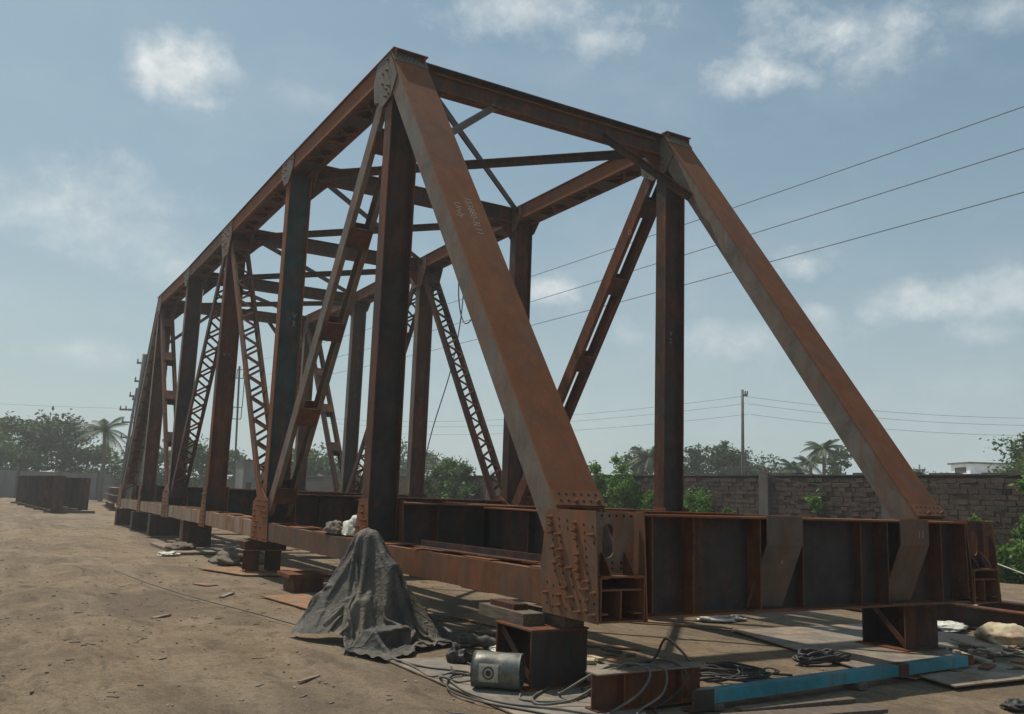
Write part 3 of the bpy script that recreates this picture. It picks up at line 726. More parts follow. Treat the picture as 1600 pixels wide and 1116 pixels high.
# sleepers on the nearest stub
def sleeper(x0, x1, y0, y1, z0, z1, lb):
    mb = MB(); mb.box(x0, x1, y0, y1, z0, z1); me = mb.mesh('timber_sleeper', 'wood')
    return link('timber_sleeper', me, label=lb, cat='timber', group='timber packing')
sleeper(0.50, 1.34, 2.90, 3.13, 0.512, 0.618, 'weathered timber sleeper between the nearest stub and the chord, outer one')
sleeper(0.30, 1.10, 2.60, 2.82, 0.512, 0.618, 'weathered timber sleeper on the nearest stub, inner one under the chord')
MB().box(0.75, 1.2, 2.93, 3.08, 0.6195, 0.672).build('packing_plate', 'brown', label='short brown steel packer lying on the outer timber sleeper', cat='packer')

# ================================================================== STEEL AND SCRAP ON THE GROUND
def sheet(poly, z, th, mat, label, cat='steel sheet', name='steel_sheet'):
    return MB().prism([(x, y, z) for x, y in poly], (0, 0, th)).build(name, mat, label=label, cat=cat, group='steel sheets on the ground')
sheet([(2.0, 3.80), (-0.95, 3.72), (-1.0, 2.9), (1.1, 1.55), (1.75, 1.95)], 0.0, 0.012, 'plate_grey', 'pale dusty steel sheet under the nearest stub and cables')
sheet([(2.35, -1.25), (2.2, -4.05), (0.15, -4.3), (-0.72, -0.72), (-0.35, -0.55)], 0.008, 0.014, 'plate_grey', 'large pale grey steel sheet under the far stub')
sheet([(-0.62, -0.82), (-1.18, -0.66), (-1.25, -2.6), (-0.55, -2.4)], 0.026, 0.014, 'plate_grey', 'grey steel sheet at the right edge beyond the blue beam')
sheet([(12.2, 3.62), (10.65, 3.10), (10.3, 1.3), (11.5, 1.15), (12.6, 2.2)], 0.012, 0.014, 'plate_brown', 'orange rusty sheet under the twin post trestle')
sheet([(7.4, 3.62), (5.35, 3.35), (5.6, 2.75), (7.5, 2.9)], 0.008, 0.014, 'plate_brown', 'tan steel sheet lying left of the tarpaulin heap')
sheet([(19.8, 3.40), (16.0, 3.30), (16.3, 1.2), (18.9, 1.3)], 0.005, 0.05, 'plate_grey', 'grey board with a dark edge under the third node stub', 'board', 'board')
sheet([(4.6, 1.75), (3.1, 1.55), (3.4, 0.9), (4.9, 1.15)], 0.004, 0.010, 'plate_brown', 'tan sheet piece on the ground under the first bridge panel')
sheet([(8.9, 2.3), (7.2, 2.0), (7.6, 1.2), (9.2, 1.5)], 0.004, 0.010, 'plate_grey', 'dusty sheet piece in shade behind the tarpaulin heap')
sheet([(3.6, -0.3), (2.45, -1.35), (2.50, -1.42), (3.66, -0.38)], 0.008, 0.02, 'plate_brown', 'long narrow rusty flat bar lying beside the large grey sheet', 'flat bar', 'flat_bar')

# near I-beam offcut
x0, y0, y1, h = -0.55, 1.98, 3.12, 0.30
t = thing('beam_offcut', (x0, 2.55, 0.013), 'short reddish I-beam offcut with cables draped over it in the foreground', 'steel beam')
MB().box(x0-0.005, x0+0.005, y0, y1, 0.025, h-0.011).build('web', 'redbrown', t)
MB().prism([(x0-0.085, y0-0.02, h-0.0105), (x0+0.085, y0, h-0.0105), (x0+0.085, y1, h-0.0105), (x0-0.085, y1, h-0.0105)], (0, 0, 0.011)).build('top_flange', 'plate_grey', t)  # top flange given a paler steel so it reads as sunlit
MB().box(x0-0.085, x0+0.085, y0, y1, 0.013, 0.0245).build('bottom_flange', 'brown', t)
for yy in (2.25, 2.85): MB().box(x0-0.08, x0-0.0055, yy-0.005, yy+0.005, 0.025, h-0.011).build('stiffener', 'redbrown', t)
t = thing('angle_offcut', (-0.80, 2.25, 0.0), 'small dark angle offcut at the left end of the blue beam', 'steel offcut')
MB().box(-0.89, -0.878, 2.13, 2.36, 0.012, 0.17).build('upright_leg', 'dark', t)
MB().box(-0.8775, -0.74, 2.13, 2.36, 0.004, 0.0155).build('flat_leg', 'brown', t)

# blue beam
a, b_ = Vector((-0.80, 2.20, 0.095)), Vector((-0.62, -1.66, 0.118)); d = (b_-a).normalized(); n1 = d.cross(Vector((0, 0, 1))).normalized(); n2 = n1.cross(d); L = (b_-a).length
t = thing('blue_beam', (-0.7, 0.3, 0.02), 'long blue painted square steel beam with a rust band in the foreground', 'steel beam')
MB().ob((a+b_)/2, d*(L/2), n1*0.055, n2*0.052).build('beam', 'blue', t)
c = a+d*(L*0.705); MB().ob(c, d*0.085, n1*0.0585, n2*0.0555).build('rust_band', 'brown', t)
MB().ob(b_+d*0.06, d*0.06, n1*0.045, n2*0.05).build('end_stub', 'brown', t)
for tt in (0.03, 0.52, 0.93):
    c = a+d*(L*tt); MB().box(c.x-0.11, c.x+0.11, c.y-0.05, c.y+0.05, 0.0, c.z-0.0555).build('packing_block', 'wood', t)
MB().ob((-0.72, -1.92, 0.055), (0.05, 0.02, 0), (-0.06, 0.17, 0), (0, 0, 0.008)).build('flat_bar', 'brown', label='rusty flat plate piece off the far end of the blue beam', cat='flat bar')
# planks before the blue beam
def plank(c, ang, L, w, th, lb, mat='wood'):
    d = Vector((math.cos(ang), math.sin(ang), 0)); n = Vector((-d.y, d.x, 0))
    return MB().ob(c, d*(L/2), n*(w/2), (0, 0, th/2)).build('wood_plank', mat, label=lb, cat='plank', group='planks in the foreground')
plank((-1.10, 1.40, 0.03), 1.50, 1.25, 0.11, 0.035, 'grey wooden plank lying just before the blue beam')
plank((-1.32, 1.55, 0.022), 1.42, 1.5, 0.22, 0.03, 'wide weathered plank at the bottom edge below the blue beam')

# long girders on the ground at the right
def girder(x0, y0, x1, y1, z0, h, w, mat, label, ribs=0, group='girders lying in the yard', zt='orange'):
    a, b_ = Vector((x0, y0, z0)), Vector((x1, y1, z0)); d = (b_-a).normalized(); n = Vector((-d.y, d.x, 0)); L = (b_-a).length; m_ = (a+b_)/2
    t = thing('plate_girder', (m_.x, m_.y, z0), label, 'girder', group)
    MB().ob(m_+Vector((0, 0, h/2)), d*(L/2), n*0.008, (0, 0, h/2-0.021)).build('web', mat, t)
    MB().ob(m_+Vector((0, 0, h-0.01)), d*(L/2), n*(w/2), (0, 0, 0.0105)).build('top_flange', zt, t)
    MB().ob(m_+Vector((0, 0, 0.01)), d*(L/2), n*(w/2), (0, 0, 0.0105)).build('bottom_flange', mat, t)
    for i in range(ribs):
        c = a+d*(L*(i+0.02)/(max(ribs-1, 1)*1.04))+Vector((0, 0, h/2))
        for f in (-1, 1):
            MB().ob(c+n*f*(w/4+0.004), d*0.008, n*(w/4-0.005), (0, 0, h/2-0.0215)).build('stiffener', mat, t)
    return t
girder(9.0, -5.25, -1.5, -5.05, 0.02, 0.30, 0.22, 'dark', 'dark steel girder lying on the ground by the bag', zt='brown')
girder(9.5, -6.15, -2.0, -5.85, 0.02, 0.34, 0.24, 'dark', 'dark steel girder lying second from the near sheet, under the wall', zt='brown')
# far left stack
girder(44.3, 4.25, 62.5, 5.45, 0.12, 1.78, 0.55, 'dark', 'tall dark plate girder with stiffener ribs standing far left', 10, zt='dusty')
girder(46.0, 2.90, 63.5, 4.05, 0.12, 1.72, 0.50, 'dark', 'tall dark plate girder standing behind its ribbed twin far left', 6, zt='dusty')
for i in range(5):
    y_ = 4.3+1.2*i/5; MB().ob((45+17*i/4, 3.6+1.15*i/4, 0.055), (0.1, 0.01, 0), (-0.06, 1.2, 0), (0, 0, 0.06)).build('timber_sleeper', 'wood', label='timber bearer under the tall plate girders, number %s from the near end' % ['one', 'two', 'three', 'four', 'five'][i], cat='timber', group='bearers under the tall girders')
for i, (x, y, z, L, lb) in enumerate([(50, 0.9, 0.02, 13, 'bottom'), (50.5, 0.75, 0.46, 11, 'middle'), (51.5, 0.6, 0.90, 9, 'top')]):
    girder(x, y, x+L, y-0.9+0.2*i, z, 0.42, 0.5, 'redbrown', 'red-brown girder beside the far bridge end, %s of its stack' % lb, 0, 'stacked red-brown girders', zt='dusty')

# loose steel on the bridge
t = thing('angle_bar', (2.2, 2.62, 1.03), 'loose angle bar lying on the near bottom chord', 'angle bar')
a, b_ = Vector((1.0, 2.60, 1.022)), Vector((3.45, 2.80, 1.022)); d = (b_-a).normalized(); n = Vector((-d.y, d.x, 0))
MB().ob((a+b_)/2+n*0.05+Vector((0, 0, 0.006)), d*(a-b_).length/2, n*0.05, (0, 0, 0.005)).build('flat_leg', 'brown', t)
MB().ob((a+b_)/2+n*0.0-Vector((0, 0, -0.046)), d*(a-b_).length/2, n*0.005, (0, 0, 0.0345)).build('upright_leg', 'dark', t)
for i, (x0, y0, x1, y1, lb) in enumerate([(0.15, 2.3, 1.2, -0.2, 'long'), (0.05, 2.28, 0.35, 0.9, 'shorter')]):
    a, b_ = Vector((x0-0.15, y0, 1.557+0.012*i)), Vector((x1-1.1 if i == 0 else x1-0.3, y1, 1.557+0.012*i)); d = (b_-a).normalized(); n = Vector((-d.y, d.x, 0))
    MB().ob((a+b_)/2, d*(a-b_).length/2, n*0.06, (0, 0, 0.005)).build('flat_bar', 'brown', label='%s loose flat bar lying on top of the near end girder' % lb, cat='flat bar')

# ---- cloth heaps: lumpy crumpled bodies
def lump(name, c, r, mat, label, cat, seed, amp=0.35, freq=3.0, sq=0.25, group=None, res=28):
    mb = MB(); c = Vector(c)
    for j in range(res+1):
        th = PI*j/res
        for i in range(2*res):
            ph = PI*i/res; dv = Vector((math.sin(th)*math.cos(ph), math.sin(th)*math.sin(ph), math.cos(th)))
            q = dv*freq+Vector((seed*7.3, seed*3.1, 0))
            k = 1+amp*0.75*(noise.noise(q*0.6)*1.1+0.45*(0.35-abs(noise.noise(q*1.1)))*1.5+0.20*(0.3-abs(noise.noise(q*2.3+Vector((4, 4, 4)))))*1.5)
            v = Vector((dv.x*r[0]*k, dv.y*r[1]*k, dv.z*r[2]*k))
            if v.z < -r[2]*sq: v.z = -r[2]*sq
            mb.v.append(tuple(c+v+Vector((0, 0, r[2]*sq))))
    n = 2*res
    for j in range(res):
        for i in range(n): mb.f.append((j*n+i, (j+1)*n+i, (j+1)*n+(i+1) % n, j*n+(i+1) % n)); mb.m.append(0)
    return mb.build(name, mat, smooth=True, label=label, cat=cat, group=group)
lump('cloth_bundle', (6.05, 2.70, 1.02), (0.22, 0.14, 0.22), 'cloth_white', 'white cloth bundle on the near chord above the tarpaulin', 'cloth', 1, 0.4, 2.6)
lump('cloth_bundle', (6.6, 2.74, 1.02), (0.38, 0.15, 0.13), 'cloth_brown', 'dark brown rags beside the white bundle on the chord', 'cloth', 2, 0.5, 3.4)
lump('rag', (15.9, 3.55, 0.0), (0.30, 0.22, 0.07), 'cloth_white', 'white rag at the board corner on the left ground', 'rag', 3, 0.6, 3)
lump('sack_heap', (17.2, 3.05, 0.05), (0.45, 0.30, 0.14), 'cloth_brown', 'brown sacking heaped on the board by the third node stub', 'sack', 4, 0.5, 3)
lump('sack_heap', (13.6, 2.55, 0.0), (0.8, 0.45, 0.22), 'cloth_brown', 'brown sacking and waste behind the twin post trestle', 'sack', 5, 0.5, 3)
lump('stuffed_sack', (0.35, -4.15, 0.02), (0.32, 0.34, 0.17), 'bag', 'stuffed yellowish sack on the ground at the right edge', 'sack', 6, 0.45, 2.6)
lump('rag', (1.45, -4.5, 0.02), (0.22, 0.34, 0.07), 'cloth_white', 'crumpled white cloth left of the yellowish sack', 'rag', 7, 0.7, 3)
lump('rag', (3.25, -1.95, 0.0), (0.20, 0.36, 0.07), 'cloth_white', 'torn cream cloth on the ground below the end girder', 'rag', 8, 0.8, 3)
lump('black_bag', (1.62, 3.18, 0.012), (0.10, 0.10, 0.11), 'rubber', 'small crumpled black plastic bag between tarpaulin and canister', 'bag', 10, 0.8, 3)
lump('rag', (-1.85, -0.5, 0.0), (0.10, 0.14, 0.05), 'rubber', 'small black rag at the lower right edge', 'rag', 11, 0.7, 4)
lump('rag', (2.2, 2.35, 0.0), (0.16, 0.12, 0.03), 'cloth_white', 'pale scrap beside the right tail of the tarpaulin', 'rag', 12, 0.9, 4)
lump('rag', (1.6, -5.15, 0.325), (0.18, 0.2, 0.08), 'bag', 'dry tan leaf bundle lying on the dark girder', 'rag', 13, 0.9, 3)

# ---- tarpaulin over a heap
import numpy as np
def drape(nx=98, ny=92, sx=2.62, sy=2.75, steps=400, seed=3):
    """a sheet falling over a heap: position-based cloth, returned as an (nx, ny, 3) array"""
    rng = np.random.default_rng(seed)
    ex = np.array([-0.505, -0.863]); ey = np.array([-0.863, 0.505])     # along the sheet's two edges
    ctr = np.array([3.50, 3.46]) + ex*0.33 + ey*0.22
    u = np.linspace(-sx/2, sx/2, nx); v = np.linspace(-sy/2, sy/2, ny)
    U, V = np.meshgrid(u, v, indexing='ij')
    rot = 0.6
    U2, V2 = U*np.cos(rot)-V*np.sin(rot), U*np.sin(rot)+V*np.cos(rot)
    P = np.zeros((nx, ny, 3)); P[..., 0] = ctr[0]+(ex[0]*U2+ey[0]*V2)*0.82; P[..., 1] = ctr[1]+(ex[1]*U2+ey[1]*V2)*0.82
    k = np.zeros((nx, ny))
    for _ in range(26):
        a, b, c = rng.uniform(-13, 13), rng.uniform(-13, 13), rng.uniform(0, 6.3); k += np.sin(U*a+V*b+c)*0.030
    P[..., 2] = 1.32+k+0.01*rng.standard_normal((nx, ny))
    boxes = [(3.18, 3.34, 0.10, 0.07, 0.84, 0.5), (3.10, 3.66, 0.08, 0.08, 0.46, -0.3), (2.62, 3.55, 0.10, 0.30, 0.20, 0.5), (3.75, 3.85, 0.12, 0.1, 0.42, 0.9)]
    def hf(x, y):
        r = np.hypot(x-3.55, y-3.46)
        al = (x-3.55)*ex[0]+(y-3.46)*ex[1]; ac = (x-3.55)*ey[0]+(y-3.46)*ey[1]
        r = np.hypot(np.where(al > 0, al/1.22, al*1.02), ac*1.1)
        h = np.clip(1.19-np.maximum(0, r-0.10)*(2.35-0.9*np.clip(r, 0, 1)), 0, None)*(1+0.0*x)
        for bx, by, a, b, H, t in boxes:
            dx, dy = x-bx, y-by; c, s = np.cos(t), np.sin(t)
            d = np.maximum(np.maximum(np.abs(dx*c+dy*s)-a, np.abs(-dx*s+dy*c)-b), 0)
            h = np.maximum(h, np.clip(H-d*3.5, 0, None))
        return np.maximum(h+0.012, 0.012)
    du, dv = u[1]-u[0], v[1]-v[0]; dd = np.hypot(du, dv)
    Q = P.copy(); dt = 0.016; pin = np.hypot(P[..., 0]-3.55, P[..., 1]-3.46) < 0.13; pxy = P[..., :2].copy()
    def con(A, B, L, k):
        d = B-A; l = np.sqrt((d*d).sum(-1, keepdims=True))+1e-9
        c = d*((l-L)/l*0.5*k); A += c; B -= c
    for s in range(steps):
        vel = (P-Q)*0.985; Q = P.copy(); P = P+vel; P[..., 2] -= 9.8*dt*dt*0.6
        for it in range(14):
            for p in (0, 1):
                n = (nx-1-p+1)//2; con(P[p:p+2*n:2], P[p+1:p+1+2*n:2], du, 1.0)
                n = (ny-1-p+1)//2; con(P[:, p:p+2*n:2], P[:, p+1:p+1+2*n:2], dv, 1.0)
            for p in (0, 1):
                n = (nx-1-p+1)//2
                con(P[p:p+2*n:2, :-1], P[p+1:p+1+2*n:2, 1:], dd, 0.35); con(P[p:p+2*n:2, 1:], P[p+1:p+1+2*n:2, :-1], dd, 0.35)
            if it % 3 == 0:
                for q in range(4):
                    m = (nx-2-q+3)//4; con(P[q:q+4*m:4], P[q+2:q+2+4*m:4], 2*du, 0.07)
                    m = (ny-2-q+3)//4; con(P[:, q:q+4*m:4], P[:, q+2:q+2+4*m:4], 2*dv, 0.07)
            h = hf(P[..., 0], P[..., 1]); m = P[..., 2] < h
            P[..., 2] = np.where(m, h, P[..., 2]); P[..., :2] = np.where(pin[..., None], pxy, P[..., :2])
        # the hem has been kicked in: gather whatever spreads beyond the heap's foot
        al = (P[..., 0]-3.55)*ex[0]+(P[..., 1]-3.46)*ex[1]; ac = (P[..., 0]-3.55)*ey[0]+(P[..., 1]-3.46)*ey[1]
        rho = np.hypot(np.where(al > 0, al/1.50, al/1.0), np.where(ac > 0, ac/1.30, ac/1.15)); k = np.where((rho > 1) & (P[..., 2] < 0.12), (1/np.maximum(rho, 1)-1)*(0.0 if s > 200 else 0), 0)
        da, dc = al*k, ac*k
        P[..., 0] += ex[0]*da+ey[0]*dc; P[..., 1] += ex[1]*da+ey[1]*dc
        # friction where it touches
        P[..., 0] = np.where(m, Q[..., 0]+(P[..., 0]-Q[..., 0])*0.35, P[..., 0]); P[..., 1] = np.where(m, Q[..., 1]+(P[..., 1]-Q[..., 1])*0.35, P[..., 1])
    x, y = P[..., 0], P[..., 1]      # trodden skirt: small creases where the sheet lies on the dirt
    cr = np.abs(np.sin(x*13+3*np.sin(y*6+1))*np.sin(y*11+2.5*np.sin(x*7)))+0.5*np.abs(np.sin(x*23-y*19+2*np.sin(y*9)))
    P[..., 2] += np.clip(0.30-P[..., 2], 0, 0.3)*0.10*cr
    return P
CLO = drape(); cnx, cny = CLO.shape[:2]
t = thing('tarpaulin_heap', (3.3, 3.45, 0), 'dirty black-grey tarpaulin draped in a peak over a heap', 'tarpaulin')
mb = MB(); mb.v = [tuple(p) for p in CLO.reshape(-1, 3).tolist()]
mb.f = [(i*cny+j, (i+1)*cny+j, (i+1)*cny+j+1, i*cny+j+1) for i in range(cnx-1) for j in range(cny-1)]; mb.m = [0]*len(mb.f)
o = mb.build('tarpaulin', 'tarp', t, smooth=True); sd = o.modifiers.new('smooth', 'SUBSURF'); sd.levels = 1; sd.render_levels = 1
mb = MB(); mb.cyl((3.55, 3.46, 0.0), (3.55, 3.46, 1.15), 0.075, 0.075, 10); mb.box(3.25, 3.45, 3.3, 3.5, 0.0, 0.5); mb.box(3.5, 3.75, 3.3, 3.55, 0.0, 0.4); mb.build('covered_machine', 'dark', t)
pts = crom([(2.50, 2.75, 0.06), (2.42, 2.60, 0.07), (2.32, 2.45, 0.06), (2.24, 2.30, 0.06)], 6)
mb = MB(); mb.tube(pts, 0.06, 10, radii=[0.06+0.015*math.sin(i*1.3) for i in range(len(pts))]); mb.build('rolled_tail', 'tarp', t, smooth=True)

# ---- canister
t = thing('metal_canister', (0.42, 3.42, 0.012), 'dented galvanised canister lying beside the nearest stub', 'canister')
ax = Vector((-0.66, -0.75, 0)).normalized(); n1 = Vector((0, 0, 1)); n2 = ax.cross(n1); c0 = Vector((0.56, 3.58, 0.165)); LN = 0.42
mb = MB(); NA, NR = 36, 12
for j in range(NR+1):
    for i in range(NA):
        a = 2*PI*i/NA; r = 0.155
        k = 1+0.06*noise.noise(Vector((math.cos(a)*2, math.sin(a)*2, j*0.3)))-0.05*max(0, math.cos(a*2))
        if j > NR-4: k *= 1-0.10*max(0, math.sin(a*1.0+1.2))*(j-NR+4)/4
        p = c0+ax*(LN*j/NR)+(n2*math.cos(a)*1.02+n1*math.sin(a))*r*k
        if p.z < 0.03: p.z = 0.03-(0.03-p.z)*0.2
        mb.v.append(tuple(p))
for j in range(NR):
    for i in range(NA): mb.f.append((j*NA+i, j*NA+(i+1) % NA, (j+1)*NA+(i+1) % NA, (j+1)*NA+i)); mb.m.append(0)
mb.f.append(tuple(range(NA))); mb.m.append(0)
mb.build('body', 'galv', t, smooth=True)
inner = MB(); inner.cyl(c0+ax*(LN-0.05), c0+ax*(LN-0.045), 0.13, n=24); inner.build('dark_mouth_disc', 'dark', t)  # dark disc stands in for the shaded hollow of the open end
mb = MB(); mb.tube([c0+ax*LN+(n2*math.cos(2*PI*i/30)*1.02+n1*math.sin(2*PI*i/30))*0.152*(1-0.08*max(0, math.sin(2*PI*i/30+1.2))) for i in range(31)], 0.008, 6); mb.build('rim', 'galv', t, smooth=True)
lp = c0+ax*0.16
def lpnt(a, e, r): return lp+ax*e+(n2*math.cos(a)*1.02+n1*math.sin(a))*r
lab = MB()
for i in range(8):
    a0, a1 = -0.50+0.125*i, -0.50+0.125*(i+1)
    lab.add([lpnt(a0, -0.085, 0.158), lpnt(a0, 0.085, 0.158), lpnt(a1, 0.085, 0.158), lpnt(a1, -0.085, 0.158)], [(0, 1, 2, 3)])
lab.build('paper_label', 'paper', t)
ring = MB()
for i in range(20):
    b0, b1 = 2*PI*i/20, 2*PI*(i+1)/20
    ring.add([lpnt(0.34*math.sin(b0), 0.050*math.cos(b0), 0.1605), lpnt(0.34*math.sin(b1), 0.050*math.cos(b1), 0.1605), lpnt(0.26*math.sin(b1), 0.038*math.cos(b1), 0.1605), lpnt(0.26*math.sin(b0), 0.038*math.cos(b0), 0.1605)], [(0, 1, 2, 3)])
ring.add([lpnt(0.16*math.sin(2*PI*i/12), 0.024*math.cos(2*PI*i/12), 0.1605) for i in range(12)], [tuple(range(12))])
ring.build('label_emblem', 'dark', t)

# ---- cables
def cable(pts, r, mat, label, n=8, cat='cable'):
    mb = MB(); mb.tube(crom(pts, n), r, 6); return mb.build('cable', mat, smooth=True, label=label, cat=cat, group='welding cables on the ground')
def loops(c, rx, ry, turns, z, seed, n=10):
    rnd = random.Random(seed); out = []
    for i in range(int(turns*n)):
        a = 2*PI*i/n; k = 1+rnd.uniform(-0.25, 0.25)
        out.append((c[0]+rx*k*math.cos(a), c[1]+ry*k*math.sin(a), z+rnd.uniform(0.0, 0.05)))
    return out
cable([(2.0, 3.75, 0.03), (1.5, 3.72, 0.022), (1.05, 3.75, 0.022)]+loops((0.85, 3.55), 0.16, 0.2, 1.4, 0.022, 1)+[(0.35, 3.75, 0.022), (-0.1, 3.65, 0.022), (-0.45, 3.35, 0.025), (-0.8, 3.1, 0.022), (-1.2, 2.6, 0.015)], 0.010, 'cable', 'grey welding cable running from the tarpaulin past the canister')
cable([(1.9, 3.78, 0.03), (1.45, 3.62, 0.022), (1.1, 3.35, 0.022), (0.95, 3.6, 0.03), (0.5, 3.85, 0.022), (0.0, 3.8, 0.022), (-0.5, 3.55, 0.022), (-0.9, 3.4, 0.02), (-1.4, 3.3, 0.02)], 0.009, 'rubber', 'dark cable curving along the front of the pale sheet')
cable([(1.55, 3.15, 0.03), (1.2, 3.2, 0.03), (0.95, 3.35, 0.022), (1.1, 3.5, 0.03), (1.35, 3.4, 0.025)], 0.009, 'rubber', 'short dark cable loop around the black bag')
cable([(0.25, 3.0, 0.022), (-0.05, 3.35, 0.03), (-0.28, 3.42, 0.03), (-0.35, 3.15, 0.06), (-0.42, 2.9, 0.2), (-0.52, 2.75, 0.345), (-0.66, 2.62, 0.30), (-0.70, 2.75, 0.15), (-0.72, 3.05, 0.03), (-0.85, 3.25, 0.02)], 0.011, 'cable', 'thick pale cable looped over the beam offcut, left loop')
cable([(0.18, 2.9, 0.022), (-0.1, 3.1, 0.06), (-0.35, 2.85, 0.28), (-0.52, 2.60, 0.325), (-0.65, 2.45, 0.30), (-0.68, 2.5, 0.12), (-0.75, 2.8, 0.025), (-1.0, 3.0, 0.02)], 0.010, 'cable', 'pale cable looped over the beam offcut, middle loop')
cable([(0.1, 2.75, 0.022), (-0.2, 2.85, 0.12), (-0.42, 2.55, 0.32), (-0.55, 2.30, 0.335), (-0.67, 2.22, 0.22), (-0.66, 2.4, 0.07), (-0.72, 2.62, 0.02), (-0.95, 2.75, 0.02)], 0.009, 'rubber', 'dark cable looped over the beam offcut, right loop')
cable([(0.9, 2.6, 0.022), (0.2, 2.55, 0.03), (-0.15, 2.9, 0.022), (-0.25, 3.25, 0.03), (-0.05, 3.45, 0.022), (0.15, 3.35, 0.022)], 0.010, 'cable', 'grey cable coiled at the foot of the nearest stub')
cable([(0.75, 1.6, 0.02), (0.62, 1.5, 0.12), (0.6, 1.38, 0.30), (0.45, 1.32, 0.22), (0.3, 1.25, 0.08)]+loops((0.12, 1.0), 0.30, 0.40, 3.2, 0.02, 5)+[(-0.15, 0.4, 0.02)], 0.013, 'rubber', 'black rubber hose coiled in a tangle below the end girder')
cable([(0.2, 1.7, 0.02)]+loops((0.08, 1.25), 0.25, 0.35, 2.3, 0.03, 9)+[(0.4, 0.95, 0.02)], 0.012, 'rubber', 'second black hose tangled with the coil below the end girder')
cable([(0.35, 0.75, 0.05)]+loops((0.0, 0.72), 0.14, 0.22, 2.2, 0.03, 14)+[(-0.2, 1.1, 0.02)], 0.007, 'cable', 'thin pale cord inside the black hose tangle')
cable([(-0.35, 1.75, 0.03), (-0.38, 1.3, 0.025), (-0.42, 0.8, 0.03), (-0.45, 0.3, 0.03)], 0.012, 'rubber', 'welding torch lead lying straight along the blue beam')
cable([(11.8, 5.2, 0.03), (9.4, 4.95, 0.03), (7.2, 4.6, 0.03), (5.6, 4.25, 0.03), (4.3, 4.0, 0.03)], 0.007, 'rubber', 'thin dark wire trailing across the dirt to the tarpaulin', cat='wire')
cable([(-0.2, 4.2, 0.02), (-0.5, 3.9, 0.02), (-0.9, 3.8, 0.02), (-1.3, 3.9, 0.02)], 0.006, 'wire', 'thin wire on the dirt in front of the pale sheet', cat='wire')
cable(loops((0.33, -0.60), 0.13, 0.34, 5.0, 0.03, 33)+loops((0.36, -0.55), 0.10, 0.20, 3.0, 0.07, 34), 0.017, 'rubber', 'dark heap of oily rope on the grey sheet corner', cat='rope')
# ropes hanging from the top chord
def hang(pts, r, label): cable(pts, r, 'rubber', label, cat='rope')
hang([(13.2, -2.42, 7.85), (13.1, -2.40, 6.6), (12.7, -2.38, 5.9), (12.2, -2.38, 6.0), (11.9, -2.38, 6.6), (11.7, -2.38, 7.3)], 0.016, 'dark rope hanging in a loop from the far top chord')
hang([(12.9, -2.44, 7.85), (12.95, -2.42, 6.2), (13.25, -2.35, 4.8), (13.9, -2.2, 3.2), (14.4, -2.1, 1.6)], 0.014, 'dark rope trailing from the far top chord down to the stringers')

# ---- small scraps lying about
def scrap(x, y, L, w, th, ang, mat, lb):
    d = Vector((math.cos(ang), math.sin(ang), 0.0)); n = Vector((-d.y, d.x, 0))
    return MB().ob((x, y, gz(x, y)+th/2+0.008), d*(L/2), n*(w/2), (0, 0, th/2)).build('steel_scrap', mat, label=lb, cat='scrap', group='scraps on the ground')
scrap(9.35, 4.05, 0.42, 0.22, 0.012, 0.4, 'plate_brown', 'small tan square plate on the dirt left of the trestle sheet')
scrap(7.75, 4.05, 0.62, 0.07, 0.02, -0.5, 'plate_grey', 'pale strip of scrap on the dirt before the trestle')
scrap(5.85, 3.05, 0.55, 0.07, 0.05, -0.55, 'brown', 'short drilled angle piece lying on the tan sheet')
scrap(1.5, 4.75, 0.32, 0.03, 0.012, -0.9, 'plate_grey', 'pale rod on the dirt in front of the tarpaulin')
scrap(5.9, 5.3, 0.4, 0.06, 0.012, -0.7, 'plate_grey', 'whitish flake of scrap in the middle of the dirt')
scrap(-0.5, -1.25, 0.16, 0.03, 0.03, 0.3, 'brown', 'loose bolt lying on the large grey sheet')
scrap(1.9, 1.1, 0.7, 0.12, 0.02, 0.8, 'plate_brown', 'rusty strip in the sun under the end girder')
scrap(3.6, 1.2, 0.9, 0.14, 0.02, 2.7, 'plate_brown', 'tan strip on the shaded ground right of the tarpaulin')
scrap(9.6, 1.0, 1.1, 0.3, 0.03, 0.2, 'plate_brown', 'tan plate piece behind the tarpaulin under the second panel')
scrap(-0.95, -2.3, 0.5, 0.06, 0.05, 1.2, 'brown', 'rusty rod bundle at the right edge by the grey sheet')
t = thing('beam_stack', (8.1, 2.75, 0.0), 'low stack of dark steel offcuts beside the peak of the tarpaulin', 'scrap')
MB().box(7.95, 8.55, 2.45, 2.95, 0.0, 0.22).build('lower_offcut', 'dark', t); MB().box(7.9, 8.6, 2.40, 3.05, 0.221, 0.28).build('upper_offcut', 'brown', t)

rr_ = random.Random(77); wc = MB()
for i in range(70):
    x, y = (rr_.gauss(2.2, 0.9), rr_.gauss(1.9, 0.35)) if i < 45 else (rr_.gauss(-0.3, 0.5), rr_.gauss(-2.9, 0.5))
    a = rr_.uniform(0, PI); d = Vector((math.cos(a), math.sin(a), rr_.uniform(-0.1, 0.1))).normalized(); n = d.cross(Vector((0, 0, 1))).normalized(); u_ = n.cross(d)
    wc.ob((x, y, 0.025+rr_.random()*0.03), d*rr_.uniform(0.04, 0.20), n*rr_.uniform(0.015, 0.06), u_*rr_.uniform(0.005, 0.02), i % 3)
wc.build('wood_chips', ['wood', 'plate_brown', 'bag'], kind='stuff', label='broken wood and packing chips littering the ground under the bridge', cat='litter')

